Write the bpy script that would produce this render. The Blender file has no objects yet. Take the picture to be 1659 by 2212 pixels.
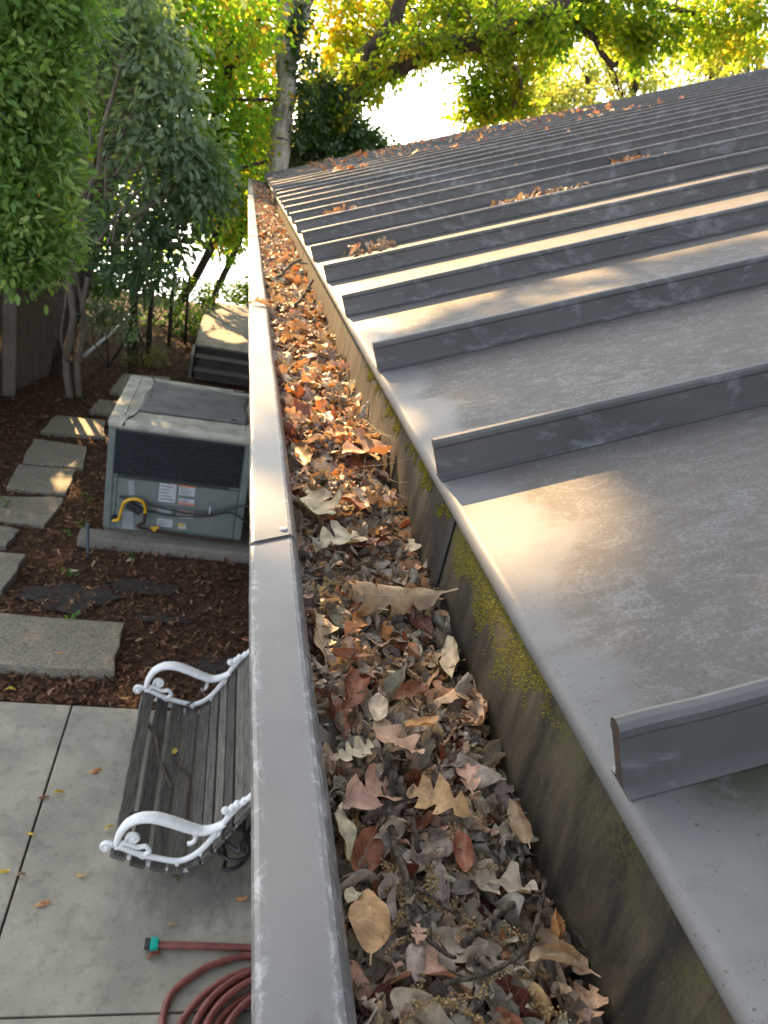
import bpy, math, random
import numpy as np
from mathutils import Vector, Matrix, Quaternion
C = bpy.context.scene.collection
random.seed(7); rng = np.random.default_rng(11)
R = math.radians
# ------------------------------------------------------------------ camera, sky, sun, exposure
CAMZ = 3.5
FPX = 1661.0                     # focal length in units of a 1659 x 2212 picture
g_ = np.array([-294, 786, FPX]); g_ = g_/np.linalg.norm(g_)
u_ = np.array([844, 3826, -FPX]); u_ = u_-g_*(u_@g_); u_ = u_/np.linalg.norm(u_)
x_ = np.array([u_[1]*g_[2]-u_[2]*g_[1], u_[2]*g_[0]-u_[0]*g_[2], u_[0]*g_[1]-u_[1]*g_[0]])
CM = np.array([x_, g_, u_])
def ray(px, py): return CM @ np.array([px-829.5, 1106-py, FPX])
def onz(px, py, z):
    r = ray(px, py); return np.array([0, 0, CAMZ])+r*((z-CAMZ)/r[2])
def ony(px, py, y):
    r = ray(px, py); return np.array([0, 0, CAMZ])+r*(y/r[1])
def onx(px, py, x):
    r = ray(px, py); return np.array([0, 0, CAMZ])+r*(x/r[0])
cam_d = bpy.data.cameras.new('camera'); cam = bpy.data.objects.new('camera', cam_d); C.objects.link(cam)
cam_d.sensor_fit = 'VERTICAL'; cam_d.sensor_height = 36; cam_d.lens = 36*FPX/2212
cam_d.clip_start = .02; cam_d.clip_end = 6000
right, up, fwd = CM[:, 0], CM[:, 1], CM[:, 2]
mw = Matrix.Identity(4)
for i in range(3):
    mw[i][0] = right[i]; mw[i][1] = up[i]; mw[i][2] = -fwd[i]
mw.translation = (0, 0, CAMZ); cam.matrix_world = mw
cam_d.dof.use_dof = True; cam_d.dof.focus_distance = .8; cam_d.dof.aperture_fstop = 15.0
bpy.context.scene.camera = cam
SUN_EL, SUN_AZ = R(27), R(-18)
S = np.array([math.sin(SUN_AZ)*math.cos(SUN_EL), math.cos(SUN_AZ)*math.cos(SUN_EL), math.sin(SUN_EL)])
W = bpy.data.worlds.new('World'); bpy.context.scene.world = W; W.use_nodes = True
nt = W.node_tree; bg = nt.nodes['Background']; sk = nt.nodes.new('ShaderNodeTexSky'); sk.sky_type = 'NISHITA'
sk.sun_disc = False; sk.sun_elevation = SUN_EL; sk.sun_rotation = SUN_AZ; sk.air_density = 0.7; sk.dust_density = 1.6; sk.ozone_density = 0.0
hs = nt.nodes.new('ShaderNodeHueSaturation'); hs.inputs['Saturation'].default_value = .33
nt.links.new(sk.outputs[0], hs.inputs['Color']); nt.links.new(hs.outputs[0], bg.inputs[0]); bg.inputs[1].default_value = 0.10
sd = bpy.data.lights.new('sun', 'SUN'); sd.energy = 3.7; sd.angle = R(.55); sd.color = (1, .64, .29)
so = bpy.data.objects.new('sun', sd); C.objects.link(so); so.rotation_euler = Vector(S).to_track_quat('Z', 'Y').to_euler()
so.location = (-8, 24, 16)
vs = bpy.context.scene.view_settings
vs.view_transform = 'Standard'; vs.look = 'None'; vs.gamma = 1; vs.exposure = 2.75
bpy.context.scene.cycles.use_denoising = True
bpy.context.scene.cycles.max_bounces = 7; bpy.context.scene.cycles.transparent_max_bounces = 6

# ------------------------------------------------------------------ helpers
def tag(o, label=None, cat=None, group=None, kind=None):
    for k, v in (('label', label), ('category', cat), ('group', group), ('kind', kind)):
        if v: o[k] = v
    return o
def empty(name, loc, label, cat, group=None, rz=0):
    o = bpy.data.objects.new(name, None); C.objects.link(o); o.location = loc; o.rotation_euler = (0, 0, rz); o.empty_display_size = .1
    return tag(o, label, cat, group)
def link(name, me, parent=None, local=False, loc=None):
    o = bpy.data.objects.new(name, me); C.objects.link(o)
    if parent:
        o.parent = parent
        if not local:
            p, t = parent, Vector((0, 0, 0))
            while p: t += p.location; p = p.parent
            o.location = -t
    if loc is not None: o.location = loc
    return o
class MB:
    def __init__(s): s.v = []; s.f = []; s.m = []; s.fa = []
    def add(s, vs, fs, m=0, fa=0.0):
        o = len(s.v); s.v += [tuple(map(float, p)) for p in vs]
        s.f += [tuple(o+i for i in f) for f in fs]; s.m += [m]*len(fs); s.fa += [fa]*len(fs)
    def box(s, c, d, rot=None, m=0, fa=0.0, taper=1.0):
        c = Vector(c); d = [k/2 for k in d]; vs = []
        for z in (-1, 1):
            for y in (-1, 1):
                for x in (-1, 1):
                    k = taper if z > 0 else 1
                    p = Vector((x*d[0]*k, y*d[1]*k, z*d[2]))
                    if rot is not None: p = rot @ p
                    vs.append(c+p)
        s.add(vs, [(0, 2, 3, 1), (4, 5, 7, 6), (0, 1, 5, 4), (2, 6, 7, 3), (0, 4, 6, 2), (1, 3, 7, 5)], m, fa)
    def tube(s, pts, rad, n=8, m=0, fa=0.0, cap=True, flat=1.0, flatdir=None):
        pts = [Vector(p) for p in pts]; k = len(pts)
        if not hasattr(rad, '__len__'): rad = [rad]*k
        vs = []; prev = None
        for i, p in enumerate(pts):
            t = (pts[min(i+1, k-1)]-pts[max(i-1, 0)])
            if t.length < 1e-9: t = Vector((0, 0, 1))
            t.normalize()
            if flatdir is not None: a = Vector(flatdir); a = a-t*a.dot(t); a.normalize()
            elif prev is None:
                a = t.orthogonal().normalized()
            else:
                a = prev-t*prev.dot(t)
                a = a.normalized() if a.length > 1e-6 else t.orthogonal().normalized()
            prev = a; b = t.cross(a)
            for j in range(n):
                w = 2*math.pi*j/n
                vs.append(p+a*math.cos(w)*rad[i]*flat+b*math.sin(w)*rad[i])
        fs = [(i*n+j, i*n+(j+1) % n, (i+1)*n+(j+1) % n, (i+1)*n+j) for i in range(k-1) for j in range(n)]
        if cap: fs += [tuple(range(n))[::-1], tuple(range((k-1)*n, k*n))]
        s.add(vs, fs, m, fa)
    def prism(s, prof, y0, y1, m=0, fa=0.0, closed=True):   # profile in (x,z), run along y; y0/y1 may be functions of x
        n = len(prof); f0 = y0 if callable(y0) else (lambda x: y0); f1 = y1 if callable(y1) else (lambda x: y1)
        vs = [(x, f0(x), z) for x, z in prof]+[(x, f1(x), z) for x, z in prof]
        fs = [(i, (i+1) % n, n+(i+1) % n, n+i) for i in range(n if closed else n-1)]
        if closed: fs += [tuple(range(n))[::-1], tuple(range(n, 2*n))]
        s.add(vs, fs, m, fa)
    def lathe(s, prof, c, n=14, m=0, axis='Z'):
        vs = []
        for r, h in prof:
            for j in range(n):
                w = 2*math.pi*j/n; p = (r*math.cos(w), r*math.sin(w), h)
                if axis == 'Y': p = (p[0], p[2], p[1])
                if axis == 'X': p = (p[2], p[0], p[1])
                vs.append(Vector(c)+Vector(p))
        k = len(prof)
        fs = [(i*n+j, i*n+(j+1) % n, (i+1)*n+(j+1) % n, (i+1)*n+j) for i in range(k-1) for j in range(n)]
        fs += [tuple(range(n))[::-1], tuple(range((k-1)*n, k*n))]
        s.add(vs, fs, m)
    def ball(s, c, r, n=10, m=0, sc=(1, 1, 1), fa=0.0):
        vs = [Vector(c)+Vector((0, 0, -r*sc[2]))]; h = n//2
        for i in range(1, h):
            a = -math.pi/2+math.pi*i/h
            for j in range(n):
                w = 2*math.pi*j/n
                vs.append(Vector(c)+Vector((r*sc[0]*math.cos(a)*math.cos(w), r*sc[1]*math.cos(a)*math.sin(w), r*sc[2]*math.sin(a))))
        vs.append(Vector(c)+Vector((0, 0, r*sc[2]))); L = len(vs)-1
        fs = [(0, 1+(j+1) % n, 1+j) for j in range(n)]
        fs += [(1+i*n+j, 1+i*n+(j+1) % n, 1+(i+1)*n+(j+1) % n, 1+(i+1)*n+j) for i in range(h-2) for j in range(n)]
        fs += [(1+(h-2)*n+j, 1+(h-2)*n+(j+1) % n, L) for j in range(n)]
        s.add(vs, fs, m, fa)
    def mesh(s, name, mats, smooth=False, bevel=0, auto=None):
        me = bpy.data.meshes.new(name); me.from_pydata(s.v, [], s.f)
        for m in (mats if isinstance(mats, (list, tuple)) else [mats]): me.materials.append(m)
        me.polygons.foreach_set('material_index', s.m)
        if any(s.fa):
            at = me.attributes.new('fv', 'FLOAT', 'FACE'); at.data.foreach_set('value', s.fa)
        if smooth: me.polygons.foreach_set('use_smooth', [True]*len(s.f))
        if bevel:
            import bmesh
            bm = bmesh.new(); bm.from_mesh(me)
            es = [e for e in bm.edges if len(e.link_faces) == 2 and e.calc_face_angle(0) > .5]
            bmesh.ops.bevel(bm, geom=es, offset=bevel, segments=2, affect='EDGES', profile=.6); bm.to_mesh(me); bm.free()
        me.update(); return me
    def obj(s, name, mats, parent=None, smooth=False, bevel=0, local=False, loc=None):
        return link(name, s.mesh(name, mats, smooth, bevel), parent, local, loc)
def npmesh(name, V, F, mat, fa=None, smooth=False, extra=None):
    me = bpy.data.meshes.new(name); V = np.asarray(V, np.float32); F = np.asarray(F, np.int32); k = F.shape[1]; n = len(F)
    me.vertices.add(len(V)); me.vertices.foreach_set('co', V.ravel())
    me.loops.add(n*k); me.loops.foreach_set('vertex_index', F.ravel())
    me.polygons.add(n); me.polygons.foreach_set('loop_start', np.arange(0, n*k, k, dtype=np.int32))
    try: me.polygons.foreach_set('loop_total', np.full(n, k, np.int32))
    except Exception: pass
    if mat: me.materials.append(mat)
    if fa is not None:
        at = me.attributes.new('fv', 'FLOAT', 'FACE'); at.data.foreach_set('value', np.asarray(fa, np.float32))
    for nm, (tp, dom, prop, arr) in (extra or {}).items():
        at = me.attributes.new(nm, tp, dom); at.data.foreach_set(prop, np.asarray(arr, np.float32).ravel())
    if smooth: me.polygons.foreach_set('use_smooth', np.ones(n, bool))
    me.update(calc_edges=True); me.validate(); return me
def smooth_path(pts, n=6):
    P = [Vector(p) for p in pts]; out = []
    for i in range(len(P)-1):
        a, b, c, d = P[max(i-1, 0)], P[i], P[i+1], P[min(i+2, len(P)-1)]
        for j in range(n):
            t = j/n
            out.append(.5*((2*b)+(-a+c)*t+(2*a-5*b+4*c-d)*t*t+(-a+3*b-3*c+d)*t**3))
    out.append(P[-1]); return out

# ------------------------------------------------------------------ materials
class NT:
    def __init__(s, name):
        s.mat = bpy.data.materials.new(name); s.mat.use_nodes = True; s.t = s.mat.node_tree
        s.b = s.t.nodes['Principled BSDF']; s.out = s.t.nodes['Material Output']
    def n(s, typ, ins=None, **kw):
        nd = s.t.nodes.new('ShaderNode'+typ)
        for k, v in kw.items(): setattr(nd, k, v)
        for k, v in (ins or {}).items(): s.set(nd, k, v)
        return nd
    def set(s, nd, k, v):
        i = nd.inputs[k]
        if isinstance(v, bpy.types.NodeSocket): s.t.links.new(v, i)
        else: i.default_value = v
    def coord(s, kind='Object', scale=(1, 1, 1), rot=(0, 0, 0)):
        c = s.n('TexCoord'); m = s.n('Mapping', {'Vector': c.outputs[kind], 'Scale': scale, 'Rotation': rot}); return m.outputs[0]
    def noise(s, vec, scale, detail=4, rough=.55, dist=0):
        return s.n('TexNoise', {'Vector': vec, 'Scale': scale, 'Detail': detail, 'Roughness': rough, 'Distortion': dist}).outputs['Fac']
    def ramp(s, f, a, b):
        return s.n('MapRange', {'Value': f, 'From Min': a, 'From Max': b}, interpolation_type='SMOOTHSTEP').outputs[0]
    def mix(s, f, a, b, blend='MIX'):
        m = s.n('Mix', data_type='RGBA', blend_type=blend)
        s.set(m, 0, f)
        for i, v in ((6, a), (7, b)): s.set(m, i, v if isinstance(v, bpy.types.NodeSocket) else (tuple(v)+(1,) if len(v) == 3 else v))
        return m.outputs[2]
    def math(s, op, a, b=0.0):
        m = s.n('Math', operation=op); s.set(m, 0, a); s.set(m, 1, b); return m.outputs[0]
    def bump(s, h, strength=.3, dist=.01):
        b = s.n('Bump', {'Height': h, 'Strength': strength, 'Distance': dist}); s.set(s.b, 'Normal', b.outputs[0]); return b
    def base(s, col, rough=.6, metal=0.0, spec=.5):
        s.set(s.b, 'Base Color', col if isinstance(col, bpy.types.NodeSocket) else tuple(col)+(1,))
        s.set(s.b, 'Roughness', rough); s.set(s.b, 'Metallic', metal); s.set(s.b, 'Specular IOR Level', spec); return s
def simple(name, a, b=None, scale=6, rough=.6, metal=0, spec=.5, bump=0, stretch=(1, 1, 1), bscale=None, lo=.35, hi=.65):
    N = NT(name); b = b or a; v = N.coord('Object', stretch); f = N.ramp(N.noise(v, scale, 6), lo, hi)
    N.base(N.mix(f, a, b), rough, metal, spec)
    if bump: N.bump(N.noise(v, bscale or scale*4, 5), bump, .01)
    return N.mat
def roof_mat():
    N = NT('painted_metal_roof'); v = N.coord('Object'); vs_ = N.coord('Object', (.5, 1, 1), (0, 0, .35))
    sx = N.n('SeparateXYZ', {'Vector': v}); X, Y = sx.outputs[0], sx.outputs[1]
    big = N.noise(vs_, 3.0, 6, .62, .9); fine = N.noise(v, 230, 6, .75); med = N.noise(vs_, 26, 7, .72, 1.6)
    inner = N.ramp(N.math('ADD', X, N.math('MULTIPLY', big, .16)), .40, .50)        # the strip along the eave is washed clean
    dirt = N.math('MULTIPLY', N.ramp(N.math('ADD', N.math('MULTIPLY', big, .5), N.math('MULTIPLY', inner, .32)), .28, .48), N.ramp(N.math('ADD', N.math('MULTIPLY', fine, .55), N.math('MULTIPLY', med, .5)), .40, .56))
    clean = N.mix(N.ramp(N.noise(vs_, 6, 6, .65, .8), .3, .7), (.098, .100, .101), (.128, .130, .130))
    dirt = N.math('MULTIPLY', dirt, N.n('MapRange', {'Value': Y, 'From Min': .2, 'From Max': .55, 'To Min': .85, 'To Max': 1.0}).outputs[0])  # dirt thinned on the nearest pan: paler colour standing in for sky reflection
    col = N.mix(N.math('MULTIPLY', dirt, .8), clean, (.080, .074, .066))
    run = N.math('MULTIPLY', N.ramp(N.noise(N.coord('Object', (.12, 1, 1)), 46, 5, .7, .2), .55, .70), .35); col = N.mix(run, col, (.075, .071, .066))
    sp = N.ramp(N.noise(v, 330, 2, .5), .66, .72); col = N.mix(N.math('MULTIPLY', sp, .8), col, (.045, .038, .03))
    wisp = N.math('MULTIPLY', N.ramp(N.noise(N.coord('Object', (.35, 1, 1), (0, 0, .5)), 22, 8, .75, 3.0), .60, .70), .32); col = N.mix(wisp, col, (.175, .178, .178))
    wh = N.ramp(N.noise(v, 110, 3, .5), .74, .79); col = N.mix(N.math('MULTIPLY', wh, .6), col, (.34, .34, .33))
    # green grime lodged along the foot of the nearest seam
    foot = N.math('MULTIPLY', N.ramp(Y, .30, .365), N.ramp(X, .325, .37)); foot = N.math('MULTIPLY', foot, N.ramp(Y, .385, .37))
    gr = N.math('MULTIPLY', foot, N.ramp(N.math('ADD', N.math('MULTIPLY', N.noise(v, 90, 5, .7), .6), N.math('MULTIPLY', N.noise(v, 17, 4, .6), .5)), .40, .56))
    col = N.mix(N.math('MULTIPLY', gr, .9), col, (.028, .036, .018))
    N.base(col, N.n('MapRange', {'Value': dirt, 'To Min': .52, 'To Max': .75}).outputs[0], .0, .25)
    hb = N.math('ADD', N.math('MULTIPLY', N.noise(v, 70, 5, .7), .25), N.math('MULTIPLY', N.noise(v, 4.5, 2, .5), 2.2))
    N.bump(hb, .16, .006); return N.mat
def rib_mat(name='painted_metal_rib', a=(.052, .055, .057), b=(.078, .080, .081), stainy=.6):
    N = NT(name); v = N.coord('Object', (.5, 1, 1)); v2 = N.coord('Object')
    col = N.mix(N.ramp(N.noise(v, 7, 6, .65), .3, .7), a, b)
    st = N.math('MULTIPLY', N.ramp(N.noise(v, 11, 7, .75, .8), .52, .66), stainy)
    col = N.mix(st, col, (.20, .215, .23))
    col = N.mix(N.math('MULTIPLY', N.ramp(N.noise(v2, 160, 4, .7), .62, .72), .4), col, (.09, .085, .08))
    N.base(col, .4, 0, .5); N.bump(N.noise(v2, 40, 4), .08, .003); return N.mat
def rim_mat():
    N = NT('painted_metal_rim'); v = N.coord('Object', (1, .6, 1)); v2 = N.coord('Object')
    col = N.mix(N.ramp(N.noise(v, 9, 5, .6), .3, .7), (.084, .084, .083), (.115, .115, .112))
    scr = N.math('MULTIPLY', N.ramp(N.noise(v2, 34, 9, .8, 2.5), .60, .70), .28); col = N.mix(scr, col, (.27, .27, .27)); edge = N.n('SeparateXYZ', {'Vector': N.coord('Object')}).outputs[0]
    ed = N.math('MULTIPLY', N.math('MAXIMUM', N.ramp(edge, .068, .060), N.ramp(edge, .099, .105)), N.ramp(N.noise(v, 60, 7, .8, 1.5), .50, .60)); col = N.mix(N.math('MULTIPLY', ed, .55), col, (.34, .34, .34))
    st = N.math('MULTIPLY', N.ramp(N.noise(N.coord('Object', (1.6, .5, 1)), 16, 6, .7, .5), .55, .7), .4); col = N.mix(st, col, (.06, .055, .048))
    scr2 = N.ramp(N.noise(v2, 140, 5, .7, 1), .68, .74); col = N.mix(N.math('MULTIPLY', scr2, .5), col, (.5, .5, .5))
    N.base(col, .42, 0, .5); N.bump(N.noise(v2, 25, 4), .06, .004); return N.mat
def gutter_wall_mat():
    N = NT('grimy_gutter_metal'); v = N.coord('Object', (1, 1, .22)); v2 = N.coord('Object')
    col = N.mix(N.ramp(N.noise(v, 24, 7, .65, .4), .35, .65), (.010, .0085, .006), (.058, .046, .028))
    col = N.mix(N.ramp(N.noise(v2, 13, 5, .6), .5, .72), col, (.014, .013, .009))
    g = N.math('MULTIPLY', N.ramp(N.noise(v2, 9, 4, .6), .46, .6), N.ramp(N.noise(v2, 260, 4, .7), .42, .55))
    zz = N.n('SeparateXYZ', {'Vector': N.coord('Object')}).outputs[2]
    col = N.mix(N.math('MULTIPLY', g, N.math('MULTIPLY', N.ramp(zz, 3.05, 3.12), .7)), col, (.055, .056, .011))
    col = N.mix(N.math('MULTIPLY', N.ramp(N.noise(v2, 300, 3, .6), .66, .72), .6), col, (.13, .105, .06))
    N.base(col, .8, 0, .3); N.bump(N.noise(v2, 170, 6, .75), .35, .003); return N.mat
def leaf_mat(name, src, transl=.22):
    N = NT(name)
    if src == 'object':
        oi = N.n('ObjectInfo'); colr = oi.outputs['Color']; rnd = oi.outputs['Random']
    else:
        a = N.n('Attribute', attribute_name='lc'); colr = a.outputs['Color']; rnd = N.n('Attribute', attribute_name='lr').outputs['Fac']
    uv = N.n('Attribute', attribute_name='luv').outputs['Vector']; sp = N.n('SeparateXYZ', {'Vector': uv}); u, v = sp.outputs[0], sp.outputs[1]
    av = N.math('ABSOLUTE', v)
    mid = N.ramp(av, .012, .003)
    fr = N.math('FRACT', N.math('SUBTRACT', N.math('MULTIPLY', u, 9.0), N.math('MULTIPLY', av, 7.0)))
    side = N.math('MULTIPLY', N.ramp(N.math('ABSOLUTE', N.math('SUBTRACT', fr, .5)), .085, .02), .75)
    vein = N.math('MAXIMUM', mid, side)
    off = N.n('CombineXYZ', {'X': N.math('MULTIPLY', rnd, 37.0), 'Y': u, 'Z': v}).outputs[0]
    mott = N.noise(off, 5, 6, .65, .5); mott2 = N.noise(off, 34, 4, .7)
    c = N.mix(N.ramp(mott, .34, .66), N.mix(1.0, colr, (.62, .58, .55), 'MULTIPLY'), N.mix(1.0, colr, (1.18, 1.12, 1.05), 'MULTIPLY'))
    c = N.mix(N.math('MULTIPLY', N.ramp(mott2, .60, .70), .55), c, N.mix(1.0, colr, (.35, .3, .27), 'MULTIPLY'))
    c = N.mix(N.math('MULTIPLY', vein, .5), c, N.mix(.5, colr, (.42, .34, .24)))
    N.base(c, .55, 0, .35)
    N.bump(N.math('ADD', N.math('MULTIPLY', vein, .5), N.math('MULTIPLY', mott2, .5)), .35, .002)
    tr = N.n('BsdfTranslucent', {'Color': N.mix(1.0, c, (1.0, .75, .45), 'MULTIPLY')})
    mx = N.n('MixShader', {0: transl, 1: N.b.outputs[0], 2: tr.outputs[0]}); N.t.links.new(mx.outputs[0], N.out.inputs[0]); return N.mat
def foliage_mat(name, cols, trans, tf=.42, rough=.42, spec=.5):
    N = NT(name); f = N.n('Attribute', attribute_name='fv').outputs['Fac']
    r = N.n('ValToRGB', {'Fac': f}); e = r.color_ramp.elements
    while len(e) < len(cols): e.new(.5)
    for i, c in enumerate(cols): e[i].position = i/(len(cols)-1); e[i].color = tuple(c)+(1,)
    N.base(r.outputs[0], rough, 0, spec)
    r2 = N.n('ValToRGB', {'Fac': f}); e = r2.color_ramp.elements
    while len(e) < len(trans): e.new(.5)
    for i, c in enumerate(trans): e[i].position = i/(len(trans)-1); e[i].color = tuple(c)+(1,)
    tr = N.n('BsdfTranslucent', {'Color': r2.outputs[0]})
    mx = N.n('MixShader', {0: tf, 1: N.b.outputs[0], 2: tr.outputs[0]}); N.t.links.new(mx.outputs[0], N.out.inputs[0]); return N.mat
def bark_mat(name, a, b, sc=9):
    N = NT(name); v = N.coord('Object', (1, 1, .3)); f = N.noise(v, sc, 8, .7, .4)
    N.base(N.mix(N.ramp(f, .35, .65), a, b), .85, 0, .2); N.bump(f, .9, .03); return N.mat
def face_mat(name, cols, rough=.8, spec=.3, bump=0):
    N = NT(name); f = N.n('Attribute', attribute_name='fv').outputs['Fac']
    r = N.n('ValToRGB', {'Fac': f}); e = r.color_ramp.elements
    while len(e) < len(cols): e.new(.5)
    for i, c in enumerate(cols): e[i].position = i/(len(cols)-1); e[i].color = tuple(c)+(1,)
    c = r.outputs[0]
    N.base(c, rough, 0, spec); return N.mat

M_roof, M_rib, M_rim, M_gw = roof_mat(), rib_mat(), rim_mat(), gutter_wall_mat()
M_dark = simple('dark_gap', (.012, .012, .012), rough=.9)
M_rust = simple('rusty_cut_edge', (.05, .025, .015), (.02, .015, .012), 60, .9)
M_trough = simple('galvanised_trough', (.28, .31, .33), (.17, .18, .18), 9, .45, .3)
M_screw = simple('zinc_screw', (.5, .5, .5), (.38, .38, .38), 80, .35, .8)
M_wall = simple('dark_stained_siding', (.075, .062, .05), (.10, .085, .07), 5, .8, bump=.2)
M_leaf = leaf_mat('dry_leaf', 'object'); M_leafm = leaf_mat('dry_leaf_mass', 'attr')
M_twig = bark_mat('twig_bark', (.05, .04, .03), (.24, .195, .15), 130)
M_twigd = bark_mat('dark_twig_bark', (.035, .028, .022), (.12, .095, .075), 60)
def concrete(name, a, b, c, agg=0.0, sc=2.2):
    N = NT(name); v = N.coord('Object'); col = N.mix(N.ramp(N.noise(v, sc, 7, .62, .3), .32, .66), a, b)
    col = N.mix(N.math('MULTIPLY', N.ramp(N.noise(v, sc*6, 6, .7), .48, .7), .55), col, c)
    col = N.mix(N.math('MULTIPLY', N.ramp(N.noise(v, 60, 5, .7), .52, .66), .3), col, c)
    if agg:
        vo = N.n('TexVoronoi', {'Vector': v, 'Scale': 130.0}); cc = N.n('SeparateColor', {'Color': vo.outputs['Color']}).outputs[0]
        col = N.mix(N.math('MULTIPLY', N.ramp(cc, .3, .9), agg), col, (.30, .27, .21)); col = N.mix(N.math('MULTIPLY', N.ramp(cc, .35, .1), agg), col, (.05, .05, .045))
        N.bump(vo.outputs['Distance'], .5, .006)
    else: N.bump(N.noise(v, 120, 5, .7), .15, .004)
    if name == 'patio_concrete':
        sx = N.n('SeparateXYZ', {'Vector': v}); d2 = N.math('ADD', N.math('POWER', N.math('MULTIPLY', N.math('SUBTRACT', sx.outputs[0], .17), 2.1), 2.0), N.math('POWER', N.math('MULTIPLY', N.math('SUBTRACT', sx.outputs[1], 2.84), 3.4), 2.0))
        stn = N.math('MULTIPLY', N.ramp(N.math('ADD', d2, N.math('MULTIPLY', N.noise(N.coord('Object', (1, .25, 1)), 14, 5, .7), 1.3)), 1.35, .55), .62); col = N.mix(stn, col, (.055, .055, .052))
    N.base(col, .75, 0, .35); return N.mat
M_patio = concrete('patio_concrete', (.225, .218, .178), (.33, .315, .258), (.145, .139, .115))
M_paver = concrete('exposed_aggregate', (.15, .14, .11), (.20, .185, .145), (.085, .078, .06), .6, 3)
M_pad = concrete('pad_concrete', (.15, .145, .125), (.21, .20, .175), (.09, .09, .075), .25, 4)
M_soil = simple('bark_mulch_soil', (.04, .022, .014), (.075, .042, .027), 14, .95, bump=.9, bscale=45, spec=.15)
M_chip = face_mat('mulch_chip', [(.026, .014, .009), (.07, .034, .02), (.13, .064, .036), (.19, .105, .06), (.30, .20, .125)], .85, .2)
M_fabric = simple('weed_fabric', (.018, .016, .014), (.032, .026, .022), 30, .8, bump=.4)
M_white = simple('white_enamel', (.80, .82, .84), (.62, .63, .62), 40, .4, bump=.1, bscale=60)
def slat_mat():
    N = NT('weathered_slat'); v = N.coord('Object', (14, .7, 14)); f = N.noise(v, 9, 7, .7)
    N.base(N.mix(N.ramp(f, .32, .66), (.038, .036, .032), (.155, .147, .13)), .85, 0, .25); rnd = N.n('MapRange', {'Value': N.n('ObjectInfo').outputs['Random'], 'To Min': .55, 'To Max': 1.15}).outputs[0]
    bc = N.b.inputs['Base Color'].links[0].from_socket; hv = N.n('HueSaturation', {'Color': bc, 'Value': rnd}); N.set(N.b, 'Base Color', hv.outputs[0]); N.bump(f, .5, .005); return N.mat
M_slat = slat_mat()
def white_iron():
    N = NT('chipped_white_iron'); v = N.coord('Object'); f = N.noise(v, 22, 7, .7, .6)
    c = N.mix(N.ramp(f, .3, .7), (.66, .68, .69), (.80, .82, .84)); c = N.mix(N.ramp(N.noise(v, 55, 6, .75), .66, .70), c, (.16, .085, .045))
    N.base(c, .45, 0, .4); N.bump(N.noise(v, 90, 4), .2, .004); return N.mat
M_white = white_iron()
M_chain = simple('rusty_chain', (.055, .03, .02), (.10, .08, .07), 90, .7, .5)
M_hose = simple('red_rubber_hose', (.125, .035, .028), (.18, .055, .042), 20, .6)
M_blue = simple('blue_hose', (.015, .02, .14), (.02, .03, .2), 20, .35)
M_teal = simple('teal_plastic', (.0, .33, .26), rough=.4); M_black = simple('black_rubber', (.012, .013, .015), (.02, .02, .022), 20, .5)
M_ac = simple('grey_green_enamel', (.115, .145, .142), (.145, .175, .17), 7, .45, bump=.03)
M_aclid = simple('weathered_lid_paint', (.44, .44, .385), (.28, .28, .24), 6, .6, bump=.05)
M_grille = simple('black_coil_fins', (.018, .024, .03), (.03, .04, .048), 30, .5)
M_stick = simple('label_paper', (.42, .44, .48), (.36, .38, .42), 12, .5)
M_ink = simple('label_ink', (.10, .10, .11), rough=.6); M_orange = simple('label_orange', (.5, .14, .03), rough=.5); M_yel = simple('yellow_gas_hose', (.62, .36, .02), (.5, .28, .02), 9, .4)
M_mesh = simple('grey_mesh_sheet', (.105, .112, .118), (.15, .155, .16), 9, .7, bump=.25, bscale=220)
M_step = simple('weathered_deck_board', (.23, .21, .175), (.15, .135, .115), 6, .85, stretch=(1, .2, 1), bump=.2)
M_riser = simple('dark_step_riser', (.055, .05, .046), (.08, .075, .068), 5, .8)
M_fence = simple('taupe_painted_fence', (.20, .172, .145), (.16, .135, .112), 3, .75)
M_fence2 = simple('brown_fence_board', (.085, .06, .042), (.06, .043, .03), 4, .8, bump=.2)
M_pipe = simple('pale_pipe', (.55, .55, .52), (.42, .42, .4), 6, .4)
M_moss = face_mat('moss_tuft', [(.035, .038, .006), (.095, .095, .010), (.175, .155, .018), (.24, .19, .035)], .95, .1)
M_cat = face_mat('catkin_grain', [(.12, .075, .03), (.25, .165, .07), (.38, .29, .16)], .9, .15)
M_web = simple('cobweb_silk', (.6, .58, .52), rough=.6)
B_gray = bark_mat('grey_bark', (.16, .145, .125), (.40, .375, .33), 9); B_dark = bark_mat('dark_bark', (.018, .014, .011), (.055, .043, .033), 8)
B_tan = bark_mat('smooth_tan_bark', (.13, .105, .085), (.22, .185, .155), 14); B_oak = bark_mat('oak_bark', (.03, .023, .017), (.095, .073, .055), 8)
# ------------------------------------------------------------------ setting
def hground(x, y):
    z = -.03
    if y > 19: z = -.03-2.4*min(1, (y-19)/5)
    if y > 86: z = -2.43+3.6*min(1, (y-86)/8)
    return z
xs = [-3000, -400, -120, -60, -30, -15, -8, -4, 0, 4, 10, 20, 40, 80, 200, 900, 3000]; ys = [-3000, -200, -40, -8, -2, 2, 6, 10, 14, 17, 19, 20, 21, 22, 23, 24, 30, 50, 86, 88, 90, 92, 94, 130, 400, 1200, 3000]
m = MB(); m.add([(x, y, hground(x, y)) for y in ys for x in xs], [(j*len(xs)+i, j*len(xs)+i+1, (j+1)*len(xs)+i+1, (j+1)*len(xs)+i) for j in range(len(ys)-1) for i in range(len(xs)-1)])
tag(m.obj('ground', M_soil), kind='structure')
def water_mat():
    N = NT('lake_water'); v = N.coord('Object', (1, .5, 1)); N.base((.05, .07, .06), .12, 0, .9)
    N.bump(N.noise(v, 1.6, 4, .6), .5, .15); return N.mat
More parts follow.
